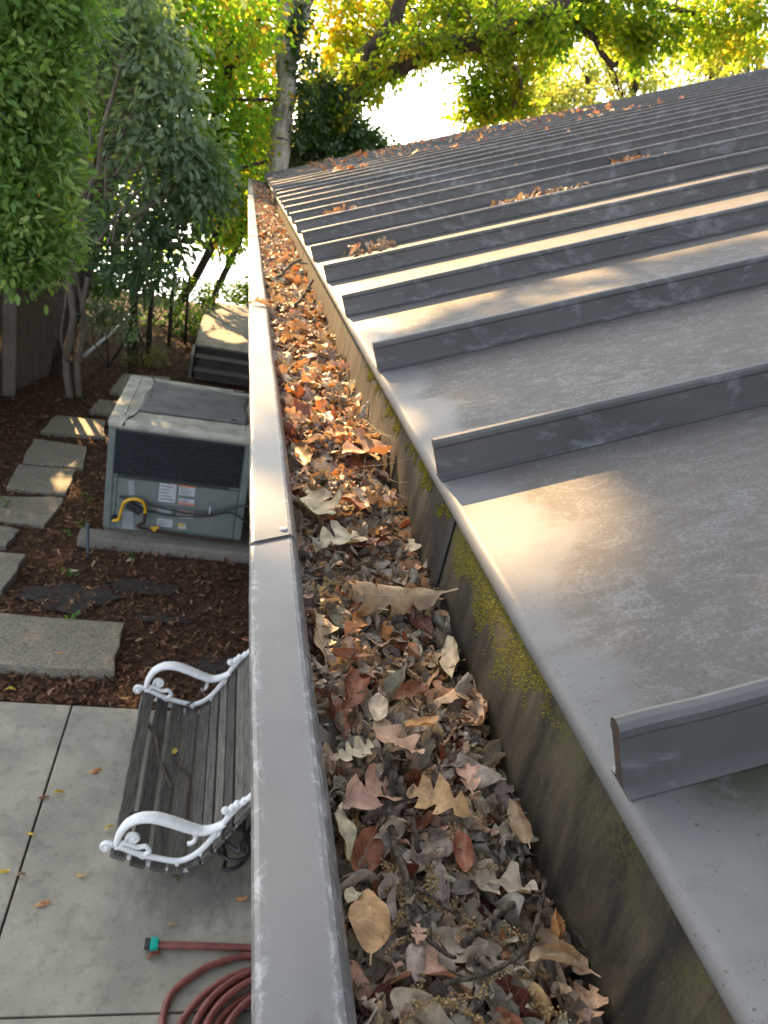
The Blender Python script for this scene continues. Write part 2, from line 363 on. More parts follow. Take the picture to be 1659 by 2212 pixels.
m = MB(); m.add([(-400, 19.2, -.75), (400, 19.2, -.75), (400, 91, -.75), (-400, 91, -.75)], [(0, 1, 2, 3)])
tag(m.obj('water', water_mat()), kind='structure')
m = MB()
for (x0, x1) in ((-3.05, -.697), (-.685, 2.0)):
    for (y0, y1) in ((-4, -.6), (-.588, 2.24), (2.252, 4.27)):
        m.box(((x0+x1)/2, (y0+y1)/2, -.06), (x1-x0, y1-y0, .12))
tag(m.obj('patio', M_patio, bevel=.004), kind='structure')
# mulch chips
n = 44000
cx = rng.uniform(-3.6, .9, n); cy = 4.3+(rng.random(n)**1.35)*11.5
sz = rng.uniform(.006, .03, n); ang = rng.uniform(0, 6.283, n); asp = rng.uniform(.15, .5, n)
a = np.stack([np.cos(ang), np.sin(ang), rng.normal(0, .3, n)], 1); b = np.stack([-np.sin(ang), np.cos(ang), rng.normal(0, .4, n)], 1)
ctr = np.stack([cx, cy, rng.uniform(-.025, .008, n)], 1); a *= sz[:, None]; b *= (sz*asp)[:, None]
V = np.stack([ctr-a-b*.6, ctr+a*.7-b, ctr+a+b*.7, ctr-a*.8+b], 1).reshape(-1, 3)
fv = np.clip(rng.beta(1.6, 2.6, n), .01, .999)
tag(link('mulch', npmesh('mulch', V, np.arange(4*n).reshape(n, 4), M_chip, fv)), 'dark red-brown bark mulch covering the planting bed', 'mulch', kind='stuff')
# ------------------------------------------------------------------ the house: roof, seams, gutter
SL = R(22.2); TS = math.tan(SL); XE, ZE = .305, 3.15
def roofz(x): return ZE+TS*(x-XE)
RY0, RY1 = -1.3, 13.15
house = empty('house', (6, 6, 0), 'low house with grey standing seam metal roof and a wide gutter full of dead leaves', 'house')
m = MB()
prof = [(.334, 3.118), (.320, 3.124)]+[(.3145+.0125*math.cos(R(a)), 3.1405+.0125*math.sin(R(a))) for a in (245, 230, 215, 200, 185, 170, 155, 140, 126, 112.2)]+[(.36, roofz(.36)), (11.5, roofz(11.5)), (11.5, roofz(11.5)-.12), (.36, 3.10)]
m.prism(prof, RY0, RY1)
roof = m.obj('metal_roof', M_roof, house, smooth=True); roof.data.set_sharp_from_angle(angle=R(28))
m = MB(); d = (math.cos(SL), 0, math.sin(SL)); nn = (-math.sin(SL), 0, math.cos(SL))
pr = [(-.016, .0012), (-.0065, .004), (-.0055, .010), (-.0055, .044), (-.0075, .048), (-.0072, .0535), (-.004, .057), (.001, .0582), (.005, .0565), (.0075, .053), (.0078, .047), (.0058, .043), (.0055, .010), (.0065, .004), (.016, .0012)]
def rp(s, y, h): return (XE+d[0]*s+nn[0]*h, y, ZE+d[2]*s+nn[2]*h)
k = len(pr); ribs = []
for vrt in range(4):
    rv = random.Random(40+vrt); m = MB(); ss = [-.001+rv.uniform(-.002, .002), .02, .06]+[.15*q for q in range(1, 80)]; ph_ = [rv.uniform(0, 6) for _ in range(4)]
    vs = []
    for s_ in ss:
        wy = .0013*math.sin(2.3*s_+ph_[0])+.0008*math.sin(6.1*s_+ph_[1])+(rv.uniform(-.0012, .0012) if s_ < .1 else 0); wh = .0009*math.sin(3.7*s_+ph_[2])
        vs += [rp(s_+(.0006*math.sin(h*140+ph_[3]) if s_ < .01 else 0), y+wy*min(1, h/.03), h*(1+wh/.055)) for y, h in pr]
    n_ = len(ss)
    m.add(vs, [(q*k+i_, (q+1)*k+i_, (q+1)*k+(i_+1) % k, q*k+(i_+1) % k) for q in range(n_-1) for i_ in range(k)]); m.add(vs[:k], [tuple(range(k))], 1)
    me_rib = m.mesh('seam_rib', [M_rib, M_rust], smooth=True); me_rib.set_sharp_from_angle(angle=R(24)); ribs.append(me_rib)
RIBY = [.375+.5635*i for i in range(-2, 23)]
for ri, y in enumerate(RIBY):
    o = link('seam_rib', ribs[ri % 4], roof); o.location = o.location+Vector((0, y+(random.uniform(-.006, .006) if y > 1 else 0), 0))
m = MB(); m.box((6.4, 6, 1.42), (10.2, 13.6, 2.84)); wall = m.obj('house_wall', M_wall, house)
m = MB(); m.box((.85, 5.95, 2.985), (1.0, 14.2, .03)); m.obj('soffit', M_wall, house)
# gutter
m = MB()
m.prism([(.0735, 3.06), (.083, 2.935), (.09, 2.928), (.335, 2.928), (.335, 2.934), (.092, 2.934), (.0885, 2.94), (.0775, 3.06)], RY0, RY1)
gut = m.obj('gutter', M_trough, house)
m = MB(); m.box((.205, RY1+.002, 3.0), (.27, .006, .15)); m.obj('end_cap', M_rim, gut)
rimp = [(.0745, 3.035), (.0600, 3.068), (.0565, 3.0745), (.0578, 3.0790), (.0610, 3.0805), (.1035, 3.0815), (.1075, 3.0802), (.1110, 3.0765), (.1195, 3.0570), (.1180, 3.0565), (.1098, 3.0745), (.1068, 3.0775), (.1032, 3.0788), (.0620, 3.0778), (.0605, 3.0765), (.0625, 3.0700), (.0762, 3.0365)]
def cut(y): return lambda x: y+(x-.058)*.62
segs = [(-1.3, .845, 0), (.82, 2.40, .0032), (2.375, 4.43, 0), (4.40, 4.66, .0032), (4.62, 8.6, 0), (8.57, 13.15, .0032)]
for y0, y1, dz in segs:
    m = MB(); nq = max(3, int((y1-y0)/.07)); kk = len(rimp); vs = []
    for q in range(nq+1):
        f = q/nq
        for x, z in rimp:
            ya = cut(y0)(x) if y0 > 0 else y0; yb = cut(y1)(x) if y1 < 13 else y1; y = ya+(yb-ya)*f
            vs.append((x+.0007*math.sin(5.1*y+1)+.0004*math.sin(17*y), y, z+dz+(.0006*math.sin(7.3*y+x*60)+.0004*math.sin(23*y+x*90))*(1 if .06 < x < .108 else .4)))
    m.add(vs, [(q*kk+i, q*kk+(i+1) % kk, (q+1)*kk+(i+1) % kk, (q+1)*kk+i) for q in range(nq) for i in range(kk)]+[tuple(range(kk))[::-1], tuple(range(nq*kk, (nq+1)*kk))])
    o = m.obj('rim_cover', M_rim, gut, smooth=True); o.data.set_sharp_from_angle(angle=R(14))
def screw(p):
    m = MB(); m.lathe([(.0052, 0), (.0052, .0006), (.0036, .0008), (.0034, .0022), (.0016, .0026), (.0016, .0016), (.0002, .0016)], (0, 0, 0), 12)
    o = m.obj('screw', M_screw, gut, smooth=True); o.location = o.location+Vector(p)
p = onz(613, 1143, 3.0848); screw((p[0], p[1], 3.0848)); screw((.088, 2.43, 3.0815)); screw((.088, 4.44, 3.0848))
pb = lambda y0, y1, xo: ([(.318+xo, 2.930), (.322+xo, 3.13), (.327+xo, 3.13), (.323+xo, 2.930)], y0, y1)
for a in ((-1.3, .884, .0), (.890, 3.95, .001), (3.955, 13.14, 0)):
    m = MB(); m.prism(*pb(*a)); m.obj('back_panel', M_gw, gut)
m = MB(); m.prism([(.315, 2.94), (.3190, 3.125), (.3198, 3.125), (.316, 2.94)], lambda x: .880, lambda x: .8955); m.obj('joint_strip', M_dark, gut)
# moss on the back panel
def vnoise(x, y, s):
    r = np.zeros_like(x)
    for i, (fx, fy, ph, w) in enumerate(((1.0, 1.3, .3, 1), (2.3, 1.1, 1.7, .7), (3.1, 4.2, 4.1, .5), (7.3, 5.1, 2.2, .35), (11, 13, .9, .25))):
        r += w*np.sin(x*s*fx+ph+1.7*np.sin(y*s*fy*.7+ph))*np.cos(y*s*fy+ph*2)
    return r
n = 110000; yy = rng.uniform(.42, 1.75, n); zz = rng.uniform(2.985, 3.128, n)
den = vnoise(yy, zz, 23)*.33+vnoise(yy, zz, 71)*.22
base = np.where(yy < .60, -1.0+(yy-.42)*9, np.where(yy < .86, .56, np.where(yy < 1.02, -.05, -.12)))
keep = (den+base-np.clip((3.088-zz)*20, -.25, 3)) > rng.uniform(0, .5, n)
yy, zz = yy[keep], zz[keep]; n = len(yy); r = rng.uniform(.0003, .0012, n)
xx = .318+(zz-2.93)*.02+r*.15
oct_ = np.array([(1, 0, 0), (-1, 0, 0), (0, 1, 0), (0, -1, 0), (0, 0, 1), (0, 0, -1)], float)
fo = np.array([(0, 2, 4), (2, 1, 4), (1, 3, 4), (3, 0, 4), (2, 0, 5), (1, 2, 5), (3, 1, 5), (0, 3, 5)])
q = rng.normal(0, .25, (n, 6, 3))
V = np.stack([xx, yy, zz], 1)[:, None]+(oct_[None]+q)*r[:, None, None]
F = (np.arange(n)[:, None, None]*6+fo[None]).reshape(-1, 3)
tag(link('moss', npmesh('moss', V.reshape(-1, 3), F, M_moss, np.repeat(np.clip(rng.beta(2, 2, n), .01, .99), 8))), 'yellow green moss growing in patches along the top of the gutter back wall', 'moss', kind='stuff')

# ------------------------------------------------------------------ dry leaves
def half_width(kind, t, side, ph):
    t = np.clip(t+.035*np.sin(8*t+ph*70+side*1.3)*np.sin(np.pi*np.clip(t, 0, 1)), 0, 1)
    if kind == 'oak':
        env = np.sin(np.pi*np.clip(t, 0, 1)**1.25)**.6
        s = np.clip((.5+.5*np.cos(2*np.pi*(3.75*t+.30+ph*side)))*1.7, 0, 1)
        return .30*env*(.26+.74*s**.75*(.80+.20*np.sin(21*t+ph*90+side)))
    if kind == 'lobed':
        env = np.sin(np.pi*np.clip(t, 0, 1)**1.1)**.7
        s = np.clip((.5+.5*np.cos(2*np.pi*(2.6*t+.26+ph*side)))*1.5, 0, 1); return .37*env*(.22+.78*s**.8)
    if kind == 'oval': return .21*np.sin(np.pi*np.clip(t, 0, 1)**.95)**.8
    if kind == 'round': return .30*np.sin(np.pi*np.clip(t, 0, 1)**1.15)**.62
def leaf_geo(kind, nu=46, nv=7, bend=.6, roll=1.0, twist=.2, wr=.02, seed=0, petiole=.16, fold=0.0):
    r = np.random.default_rng(seed); ph = r.uniform(.05, .16)
    tp = np.linspace(-petiole, 0, 4)[:-1] if petiole else np.array([])
    t = np.concatenate([tp, np.linspace(0, 1, nu)]); s = np.linspace(-1, 1, nv)
    P = np.zeros((len(t), nv, 3)); UV = np.zeros((len(t), nv, 3))
    for j, sv in enumerate(s):
        w = np.where(t <= 0, .009, np.maximum(half_width(kind, np.clip(t, 1e-4, 1), np.sign(sv), ph), .008))
        xx = np.clip(t, -1, 1)+(.26*w*abs(sv)**1.3 if kind in ('oak', 'lobed') else 0)*(t > .03)*(t < .985)
        v = sv*w
        if abs(roll) > 1e-3:
            rr = 1/roll*.3; y = rr*np.sin(v/rr); z = rr*(1-np.cos(v/rr))
        else: y, z = v, 0*v
        z = z+fold*np.abs(v)
        # wrinkles
        a1, a2, a3, a4 = r.uniform(0, 6.28, 4) if j == 0 else (a1, a2, a3, a4)
        z = z+wr*(np.sin(9*xx+7*v+a1)+.8*np.sin(17*xx-13*v+a2)*np.abs(sv)+.7*np.sin(26*v+5*xx+a3))*(t > 0)
        th = bend*(xx-.45); tw = twist*(xx-.4)
        y2 = y*np.cos(tw)-z*np.sin(tw); z2 = y*np.sin(tw)+z*np.cos(tw)
        if abs(bend) > 1e-3: cxx = np.sin(th)/bend; cz = (1-np.cos(th))/bend
        else: cxx = xx-.45; cz = 0*xx
        P[:, j, 0] = cxx-np.sin(th)*z2; P[:, j, 1] = y2; P[:, j, 2] = cz+np.cos(th)*z2
        UV[:, j, 0] = xx; UV[:, j, 1] = v
    k = len(t); idx = np.arange(k*nv).reshape(k, nv)
    F = np.stack([idx[:-1, :-1], idx[1:, :-1], idx[1:, 1:], idx[:-1, 1:]], -1).reshape(-1, 4)
    return P.reshape(-1, 3), F, UV.reshape(-1, 3)
def leaf_mesh(name, geo):
    V, F, UV = geo
    return npmesh(name, V, F, M_leaf, smooth=True, extra={'luv': ('FLOAT_VECTOR', 'POINT', 'vector', UV)})
PAL = dict(tan=(.45, .33, .215), pink=(.44, .29, .205), orange=(.48, .24, .10), red=(.22, .078, .038), maroon=(.095, .026, .02), grey=(.33, .30, .25),
           dark=(.18, .165, .14), greygreen=(.35, .335, .265), cream=(.52, .455, .335), mauve=(.35, .30, .275), golden=(.46, .30, .14), brown=(.31, .225, .145), yellow=(.55, .40, .06))
def jit(c, a=.16):
    k = 1+random.uniform(-a, a); return tuple(max(.005, min(.9, v*k*(1+random.uniform(-.06, .06)))) for v in PAL[c])+(1,)
def zt(x, y):   # top of the leaf bed
    return 2.998+.030*min(1, max(0, (y-.9)/2.5))-.030*max(0, (x-.24)/.08)*max(0, 1-y/.9)+.006*math.sin(21*y+9*x)+.005*math.sin(47*y-31*x)
variants = {}
def var(kind, i, curl):
    key = (kind, i, curl)
    if key not in variants:
        r = random.Random(len(kind)*1000+i*31+len(curl)*7)
        if curl == 'flat': g = leaf_geo(kind, bend=r.uniform(-.7, .7), roll=r.uniform(-.8, .9), twist=r.uniform(-.5, .5), wr=.014, seed=i)
        elif curl == 'cup': g = leaf_geo(kind, bend=r.choice([-1, 1])*r.uniform(.6, 1.6), roll=r.choice([-1, 1])*r.uniform(1.0, 2.4), twist=r.uniform(-.9, .9), wr=.022, seed=i+50)
        else: g = leaf_geo(kind, bend=r.choice([-1, 1])*r.uniform(1.2, 3.0), roll=r.choice([-1, 1])*r.uniform(2.0, 3.6), twist=r.uniform(-1.6, 1.6), wr=.036, seed=i+90)
        variants[key] = leaf_mesh('leaf', g)
    return variants[key]
def place_leaf(me, pos, yaw, pitch, rollv, L, col, label, group, name='dry_leaf', kind=None, wid=1.0):
    o = link(name, me)
    q = Matrix.Rotation(yaw, 4, 'Z') @ Matrix.Rotation(pitch, 4, 'Y') @ Matrix.Rotation(rollv, 4, 'X')
    o.matrix_world = Matrix.Translation(pos) @ q @ Matrix.Diagonal((L, L*wid, L, 1))
    o.color = col; return tag(o, label, 'leaf', group, kind)
# generic leaves that show largest, each its own object
GN = {'grey': 'curled grey brown dead oak leaf among the many in the near half of the gutter', 'dark': 'crumpled dark grey dead leaf low among the many in the near half of the gutter',
      'tan': 'small tan dry leaf scattered among grey ones in the near half of the gutter', 'pink': 'small pinkish tan dry leaf scattered among grey ones in the near half of the gutter',
      'red': 'small red brown dry leaf among grey ones in the near half of the gutter', 'maroon': 'small dark maroon dry leaf among grey ones in the near half of the gutter',
      'greygreen': 'grey green faded dry leaf among the many in the near half of the gutter', 'cream': 'small pale cream dry leaf among grey ones in the near half of the gutter',
      'mauve': 'faded mauve grey dry leaf among the many in the near half of the gutter', 'orange': 'small orange dry leaf among grey ones in the near half of the gutter', 'brown': 'dull brown dry leaf among the many in the near half of the gutter',
      'golden': 'small golden dry leaf among grey ones in the near half of the gutter'}
near_w = dict(grey=26, dark=14, greygreen=17, mauve=9, tan=9, pink=7, red=6, maroon=3, cream=3, brown=8, orange=3, golden=2)
far_w = dict(grey=24, dark=9, greygreen=15, mauve=10, tan=20, pink=22, red=7, maroon=2, cream=10, brown=8, orange=4, golden=1)
def pick(w): return random.choices(list(w), list(w.values()))[0]
NIND = 176
for i in range(NIND):
    f = i/NIND; y = .265+1.2*(f**1.1)+random.uniform(-.02, .02)
    x = random.uniform(.118, .312); col = pick(near_w if random.random() > (y-.7)/.8 else far_w)
    kind = random.choices(['oak', 'lobed', 'oval', 'round'], [5, 2.4, 2, 1.6])[0]
    if col in ('red', 'maroon') and random.random() < .6: kind = 'oval'
    curl = random.choices(['flat', 'cup', 'crumple'], [2, 5, 4] if col in ('grey', 'dark', 'greygreen', 'mauve', 'brown') else [5, 5, 1])[0]
    L = random.uniform(.040, .076) if kind != 'oval' else random.uniform(.04, .07)
    z = zt(x, y)+random.uniform(-.006, .012)
    place_leaf(var(kind, random.randrange(5), curl), (x, y, z), random.uniform(0, 6.28), random.gauss(0, .38), random.gauss(0, .45)+(math.pi if random.random() < .35 else 0), L, jit(col), GN[col], 'generic leaves in the near half of the gutter', wid=random.uniform(.85, 1.2))
# leaves one can point at
HERO = [  # base px, tip px, z lift, kind, width, colour, bend, roll, tilt about own axis, pitch, label
 ((965, 1292), (752, 1283), .024, 'oak', 1.10, 'tan', .9, -1.5, -.55, 0, 'largest tan oak leaf, deeply lobed and arched across the gutter between rim and mossy wall'),
 ((962, 1272), (880, 1300), .020, 'lobed', 1.2, 'pink', -.8, 1.1, -.4, 0, 'pinkish curled leaf tucked against the wall end of the largest tan oak leaf'),
 ((790, 1568), (905, 1630), .022, 'lobed', 1.25, 'pink', .3, .5, -.25, 0, 'broad pale pink-tan oak leaf with wide rounded lobes and two dark spots'),
 ((818, 1500), (815, 1560), .022, 'round', 1.0, 'cream', .5, 1.0, .2, 0, 'small smooth pale yellow leaf above the broad pink-tan oak leaf'),
 ((1035, 1760), (892, 1700), .020, 'oak', 1.25, 'golden', -.5, .6, -.2, 0, 'bright orange-tan oak leaf with many pointed lobes in the near pile'),
 ((990, 1795), (1010, 1880), .020, 'round', .9, 'red', .5, 1.0, .3, .1, 'smooth rust red leaf lying alone on grey leaves below the orange-tan oak leaf'),
 ((765, 1900), (808, 1795), .016, 'oval', 1.35, 'red', .4, .9, .45, 0, 'glossy red-brown oval leaf leaning on the gutter rim beside the thick twig'),
 ((805, 2062), (800, 1918), .020, 'oval', 1.5, 'golden', -.35, -.6, .2, 0, 'large golden tan oval leaf with clear midrib next to the rim'),
 ((752, 1868), (733, 1745), .022, 'oval', .9, 'cream', .25, .8, .7, 0, 'long pale speckled leaf standing along the rim edge'),
 ((990, 1890), (1150, 1925), .018, 'lobed', 1.15, 'grey', .3, .5, -.2, 0, 'flat grey-brown lobed leaf with pointed tips in the middle of the near pile'),
 ((1300, 2110), (1180, 2010), .018, 'oak', 1.35, 'brown', .5, -1.6, -.3, 0, 'large curled brown-grey oak leaf against the wall near the bottom'),
 ((790, 2085), (1045, 2100), .016, 'oak', .95, 'pink', -1.6, .7, -.6, 0, 'long reddish tan oak leaf curving like a bowl near the bottom beside the rim'),
 ((900, 2120), (910, 2030), .022, 'round', 1.15, 'mauve', -.6, -1.0, .2, 0, 'smooth mauve-grey leaf lying over the curving reddish oak leaf'),
 ((900, 2042), (905, 2000), .026, 'lobed', 1.2, 'pink', .3, .4, .1, 0, 'small pink-tan leaf tip with three rounded lobes above the mauve leaf'),
 ((1275, 2215), (1310, 2140), .020, 'lobed', 1.3, 'tan', .4, .7, -.2, 0, 'light tan lobed leaf at the bottom beside the dark wall'),
 ((935, 1520), (1018, 1470), .020, 'oak', 1.2, 'tan', -.8, -1.0, -.4, 0, 'curled tan oak leaf with split lobes near the gutter wall'),
 ((850, 1515), (918, 1488), .018, 'round', 1.0, 'red', .5, .9, -.2, 0, 'dull red leaf just above the pale round leaf'),
 ((870, 1575), (945, 1560), .020, 'oval', 1.3, 'orange', .7, 1.3, -.4, 0, 'curled orange-red leaf right of the broad pink-tan oak leaf'),
 ((745, 1545), (765, 1460), .020, 'lobed', .95, 'red', .4, 1.2, .5, 0, 'dark red-brown lobed leaf standing near the rim'),
 ((738, 1605), (712, 1505), .016, 'oval', 1.2, 'red', .4, 1.4, .7, 0, 'narrow dark red leaf pressed against the rim'),
 ((698, 1440), (685, 1335), .020, 'oak', .85, 'tan', .3, .8, .6, 0, 'pale tan oak leaf standing up along the rim'),
 ((708, 1410), (795, 1425), .020, 'oval', 1.1, 'red', .9, 1.4, .2, 0, 'rusty curled leaf lying across the gutter below the pale rim leaf'),
 ((745, 1365), (800, 1325), .020, 'oak', 1.1, 'orange', -1.2, 1.0, .3, 0, 'striped orange and cream curled leaf left of the largest tan leaf'),
 ((1008, 1470), (998, 1385), .026, 'oval', .9, 'cream', .4, 1.2, -1.0, 0, 'pale tan leaf standing upright against the gutter wall'),
 ((690, 1180), (775, 1150), .022, 'lobed', 1.25, 'cream', -.3, .5, -.1, 0, 'nearly white oak leaf with long lobes beside maroon leaves'),
 ((740, 1185), (840, 1170), .014, 'oval', 1.2, 'maroon', .5, 1.2, -.3, 0, 'dark maroon glossy leaf right of the nearly white oak leaf'),
 ((720, 1640), (800, 1615), .022, 'oak', 1.2, 'cream', .4, .7, .1, 0, 'cream oak leaf with frayed lobes by the rim below the broad pink-tan leaf'),
 ((735, 1745), (845, 1690), .022, 'lobed', 1.2, 'pink', -.4, .8, .2, 0, 'tan lobed leaf left of the thick upright twig'),
 ((1150, 1830), (1110, 1735), .024, 'oval', 1.2, 'brown', .4, 1.6, -.9, 0, 'folded brown leaf standing against the dark gutter wall'),
 ((1085, 1690), (990, 1640), .018, 'round', 1.45, 'grey', .6, -1.1, -.2, 0, 'large smooth grey leaf with a hole right of the pile centre'),
 ((1020, 1720), (1010, 1655), .026, 'lobed', .9, 'pink', .3, .5, -.2, 0, 'small pink leaf lying on the large smooth grey leaf'),
 ((665, 1060), (705, 1120), .022, 'lobed', 1.2, 'cream', .4, .9, .3, 0, 'pale oak leaf with curled tan edge beside the rim joint'),
 ((795, 1105), (720, 1065), .022, 'oval', 1.3, 'red', .5, 1.2, .2, 0, 'large brown-red leaf across the middle near the rim joint'),
 ((634, 960), (672, 1005), .020, 'oval', 1.0, 'brown', .5, 1.2, .7, 0, 'big dark orange-brown leaf standing along the rim in sun patch'),
 ((690, 935), (760, 940), .030, 'lobed', 1.3, 'orange', .3, .6, 0, 0, 'bright orange oak leaf glowing in the sun patch'),
 ((735, 985), (850, 965), .028, 'lobed', 1.2, 'pink', .2, .5, -.2, 0, 'wide pale pink oak leaf just below the orange sunlit leaf'),
 ((1180, 1820), (1075, 1795), .014, 'oak', 1.0, 'greygreen', .6, 1.0, -.2, 0, 'grey-green curled oak leaf beside the folded brown leaf at the wall'),
 ((1140, 2060), (1260, 2075), .020, 'round', 1.1, 'tan', -1.0, 1.8, -.1, 0, 'tan leaf curled into a tube near the crossed twigs'),
]
for i, (b, t, dz, kind, wid, col, bend, roll, tilt, pitch, lab) in enumerate(HERO):
    mid = onz((b[0]+t[0])/2, (b[1]+t[1])/2, 3.01); z = zt(mid[0], mid[1])+dz
    B, T = onz(*b, z), onz(*t, z); dv = T-B; L = float(np.linalg.norm(dv))/.98; c = (B+T)/2
    c[0] = min(max(c[0], .10), .303)
    me = leaf_mesh('leaf', leaf_geo(kind, nu=64, nv=9, bend=bend*1.4, roll=roll*1.35, twist=random.uniform(-.6, .6), wr=.02, seed=200+i, petiole=.13))
    place_leaf(me, (c[0], c[1], c[2]), math.atan2(dv[1], dv[0]), pitch, tilt, L, jit(col, .06), lab, 'leaves standing out in the gutter', wid=wid*1.0)
# the bed under and beyond them: one mass
def mass(name, items, label, lowres=True):
    geos = {}; VV, FF, LC, UVs, LR = [], [], [], [], []; off = 0
    for (kind, vi, curl, pos, rot, L, wid, col) in items:
        key = (kind, vi, curl)
        if key not in geos:
            r = random.Random(vi*7+len(kind)+len(curl)); k = {'flat': .5, 'cup': 1.3, 'crumple': 2.4}[curl]
            geos[key] = leaf_geo(kind, nu=19, nv=5, bend=r.choice([-1, 1])*k*r.uniform(.6, 1.2), roll=r.choice([-1, 1])*k*r.uniform(.8, 1.4), twist=r.uniform(-.5, .5)*k, wr=.012+.01*k, seed=vi, petiole=0)
        V, F, UV = geos[key]; M = np.array(rot)
        VV.append((V*[L, L*wid, L]) @ M.T+np.array(pos)); FF.append(F+off); off += len(V); UVs.append(UV)
        LC.append(np.tile(col, (len(V), 1))); LR.append(np.full(len(V), random.random()))
    me = npmesh(name, np.concatenate(VV), np.concatenate(FF), M_leafm, smooth=True, extra={'luv': ('FLOAT_VECTOR', 'POINT', 'vector', np.concatenate(UVs)),
        'lc': ('FLOAT_COLOR', 'POINT', 'color', np.concatenate(LC)), 'lr': ('FLOAT', 'POINT', 'value', np.concatenate(LR))})
    return tag(link(name, me), label, 'leaf litter', kind='stuff')
def rrot(sp=.4, sr=.45):
    return Matrix.Rotation(random.uniform(0, 6.28), 3, 'Z') @ Matrix.Rotation(random.gauss(0, sp), 3, 'Y') @ Matrix.Rotation(random.gauss(0, sr)+(math.pi if random.random() < .35 else 0), 3, 'X')
items = []
for i in range(3600):    # beneath the single leaves
    x, y = random.uniform(.10, .316), random.uniform(.2, 1.75); col = pick(near_w)
    L = random.uniform(.022, .060)
    items.append((random.choice(['oak', 'lobed', 'oval', 'round']), random.randrange(4), random.choice(['cup', 'crumple', 'flat']), (x, y, zt(x, y)-random.uniform(-.004, .018)), rrot(.5, .7), L, random.uniform(.8, 1.3), jit(col if random.random() < .8 else 'dark')))
for i in range(1500):    # broken scraps on top
    x, y = random.uniform(.115, .314), random.uniform(.24, 1.9); L = random.uniform(.008, .024)
    items.append((random.choice(['oak', 'lobed', 'oval', 'round', 'round']), random.randrange(4), random.choice(['cup', 'crumple', 'crumple']), (x, y, zt(x, y)+random.uniform(-.004, .014)), rrot(.5, .7), L, random.uniform(.7, 1.3), jit(pick(dict(grey=5, greygreen=4, tan=4, mauve=2, dark=2, cream=2, brown=2, pink=2)))))
for i in range(4600):    # beyond
    y = 1.36+11.5*(random.random()**1.25); x = random.uniform(.112, .316)
    col = pick(far_w); k = random.choices(['oak', 'lobed', 'oval', 'round'], [5, 3, 1.5, 1.5])[0]
    items.append((k, random.randrange(6), random.choices(['flat', 'cup', 'crumple'], [3, 4, 2])[0], (x, y, zt(x, y)+random.uniform(-.016, .016)+.01*min(1, y/6)), rrot(.42, .5), random.uniform(.03, .085), random.uniform(.85, 1.2), jit(col, .22)))
mass('leaf_litter', items, 'dense bed of small and broken dead oak leaves filling the whole gutter')
m = MB(); ys = [RY0+i*.05 for i in range(int((RY1-RY0)/.05))]; xs = [.09+.0228*i for i in range(11)]
m.add([(x, y, zt(x, max(y, .1))-.022+.006*math.sin(90*y+50*x)) for y in ys for x in xs], [(j*11+i, j*11+i+1, (j+1)*11+i+1, (j+1)*11+i) for j in range(len(ys)-1) for i in range(10)])
tag(m.obj('leaf_mould', simple('leaf_mould', (.03, .025, .02), (.07, .06, .045), 60, .95, bump=.8)), 'dark rotted leaf mould under the dry leaves in the gutter', 'leaf mould', kind='stuff')
# crumbs
n = 9000; cy = .22+3.4*rng.random(n)**1.6; cx = rng.uniform(.11, .315, n)
cz = np.array([zt(a, b) for a, b in zip(cx, cy)])+rng.uniform(-.012, .006, n)
sz = rng.uniform(.0012, .0048, n); A = rng.normal(0, 1, (n, 3)); A /= np.linalg.norm(A, axis=1)[:, None]; B = np.cross(A, rng.normal(0, 1, (n, 3))); B /= np.linalg.norm(B, axis=1)[:, None]
A *= sz[:, None]; B *= (sz*rng.uniform(.15, .7, n))[:, None]; ctr = np.stack([cx, cy, cz], 1)
V = np.stack([ctr-A-B*.5, ctr+A*.6-B, ctr+A+B*.8, ctr-A*.7+B], 1).reshape(-1, 3)
M_crumb = face_mat('leaf_crumb', [(.05, .04, .03), (.13, .105, .08), (.25, .18, .11), (.40, .31, .19)], .9, .2)
tag(link('leaf_crumbs', npmesh('leaf_crumbs', V, np.arange(4*n).reshape(n, 4), M_crumb, np.clip(rng.random(n), .01, .99))), 'fine tan and grey leaf crumbs sprinkled between the leaves in the gutter', 'leaf crumbs', kind='stuff')
# catkins: crumbly golden strings
def catkin(px, py, L, label, yaw=None):
    c = onz(px, py, 3.02); x, y = float(c[0]), float(c[1]); z = zt(x, y)+.016; m = MB(); yaw = random.uniform(0, 6.28) if yaw is None else yaw
    bendk = random.uniform(-1.5, 1.5); nseg = 9; p = Vector((0, 0, 0)); a = yaw; pts = []
    for i in range(nseg):
        pts.append(p.copy()); a += bendk/nseg; p = p+Vector((math.cos(a), math.sin(a), random.uniform(-.3, .3)))*(L/nseg)
    mid = pts[nseg//2].copy(); pts = [q-mid for q in pts]
    m.tube(pts, .0005, 4, fa=.2)
    for q in pts:
        for k in range(7):
            m.ball(q+Vector((random.gauss(0, .0018), random.gauss(0, .0018), random.gauss(.0008, .0012))), random.uniform(.0006, .0013), 5, fa=random.uniform(.05, .98))
    tag(m.obj('catkin', M_cat, loc=(x, y, z)), label, 'catkin', 'dry catkins among the gutter leaves')
CK = [((870, 1930), .04), ((845, 1880), .035), ((1010, 1955), .03), ((945, 1880), .03), ((980, 1800), .028), ((890, 2010), .05), ((1040, 1850), .03), ((930, 1660), .02), ((840, 2000), .045), ((1190, 2160), .03), ((960, 2170), .05), ((900, 2170), .04), ((1000, 2200), .04),
      ((860, 1000), .03), ((735, 1240), .03), ((715, 1250), .03), ((760, 1330), .03), ((790, 1400), .025), ((870, 1520), .022), ((700, 1300), .03), ((760, 1285), .025), ((1060, 2120), .03), ((1120, 1990), .02), ((940, 1930), .03), ((870, 1100), .03), ((720, 1105), .03), ((930, 1900), .03)]
for (p, L) in CK: catkin(p[0], p[1], L, 'crumbly golden dry catkin string lying on the near gutter leaves')
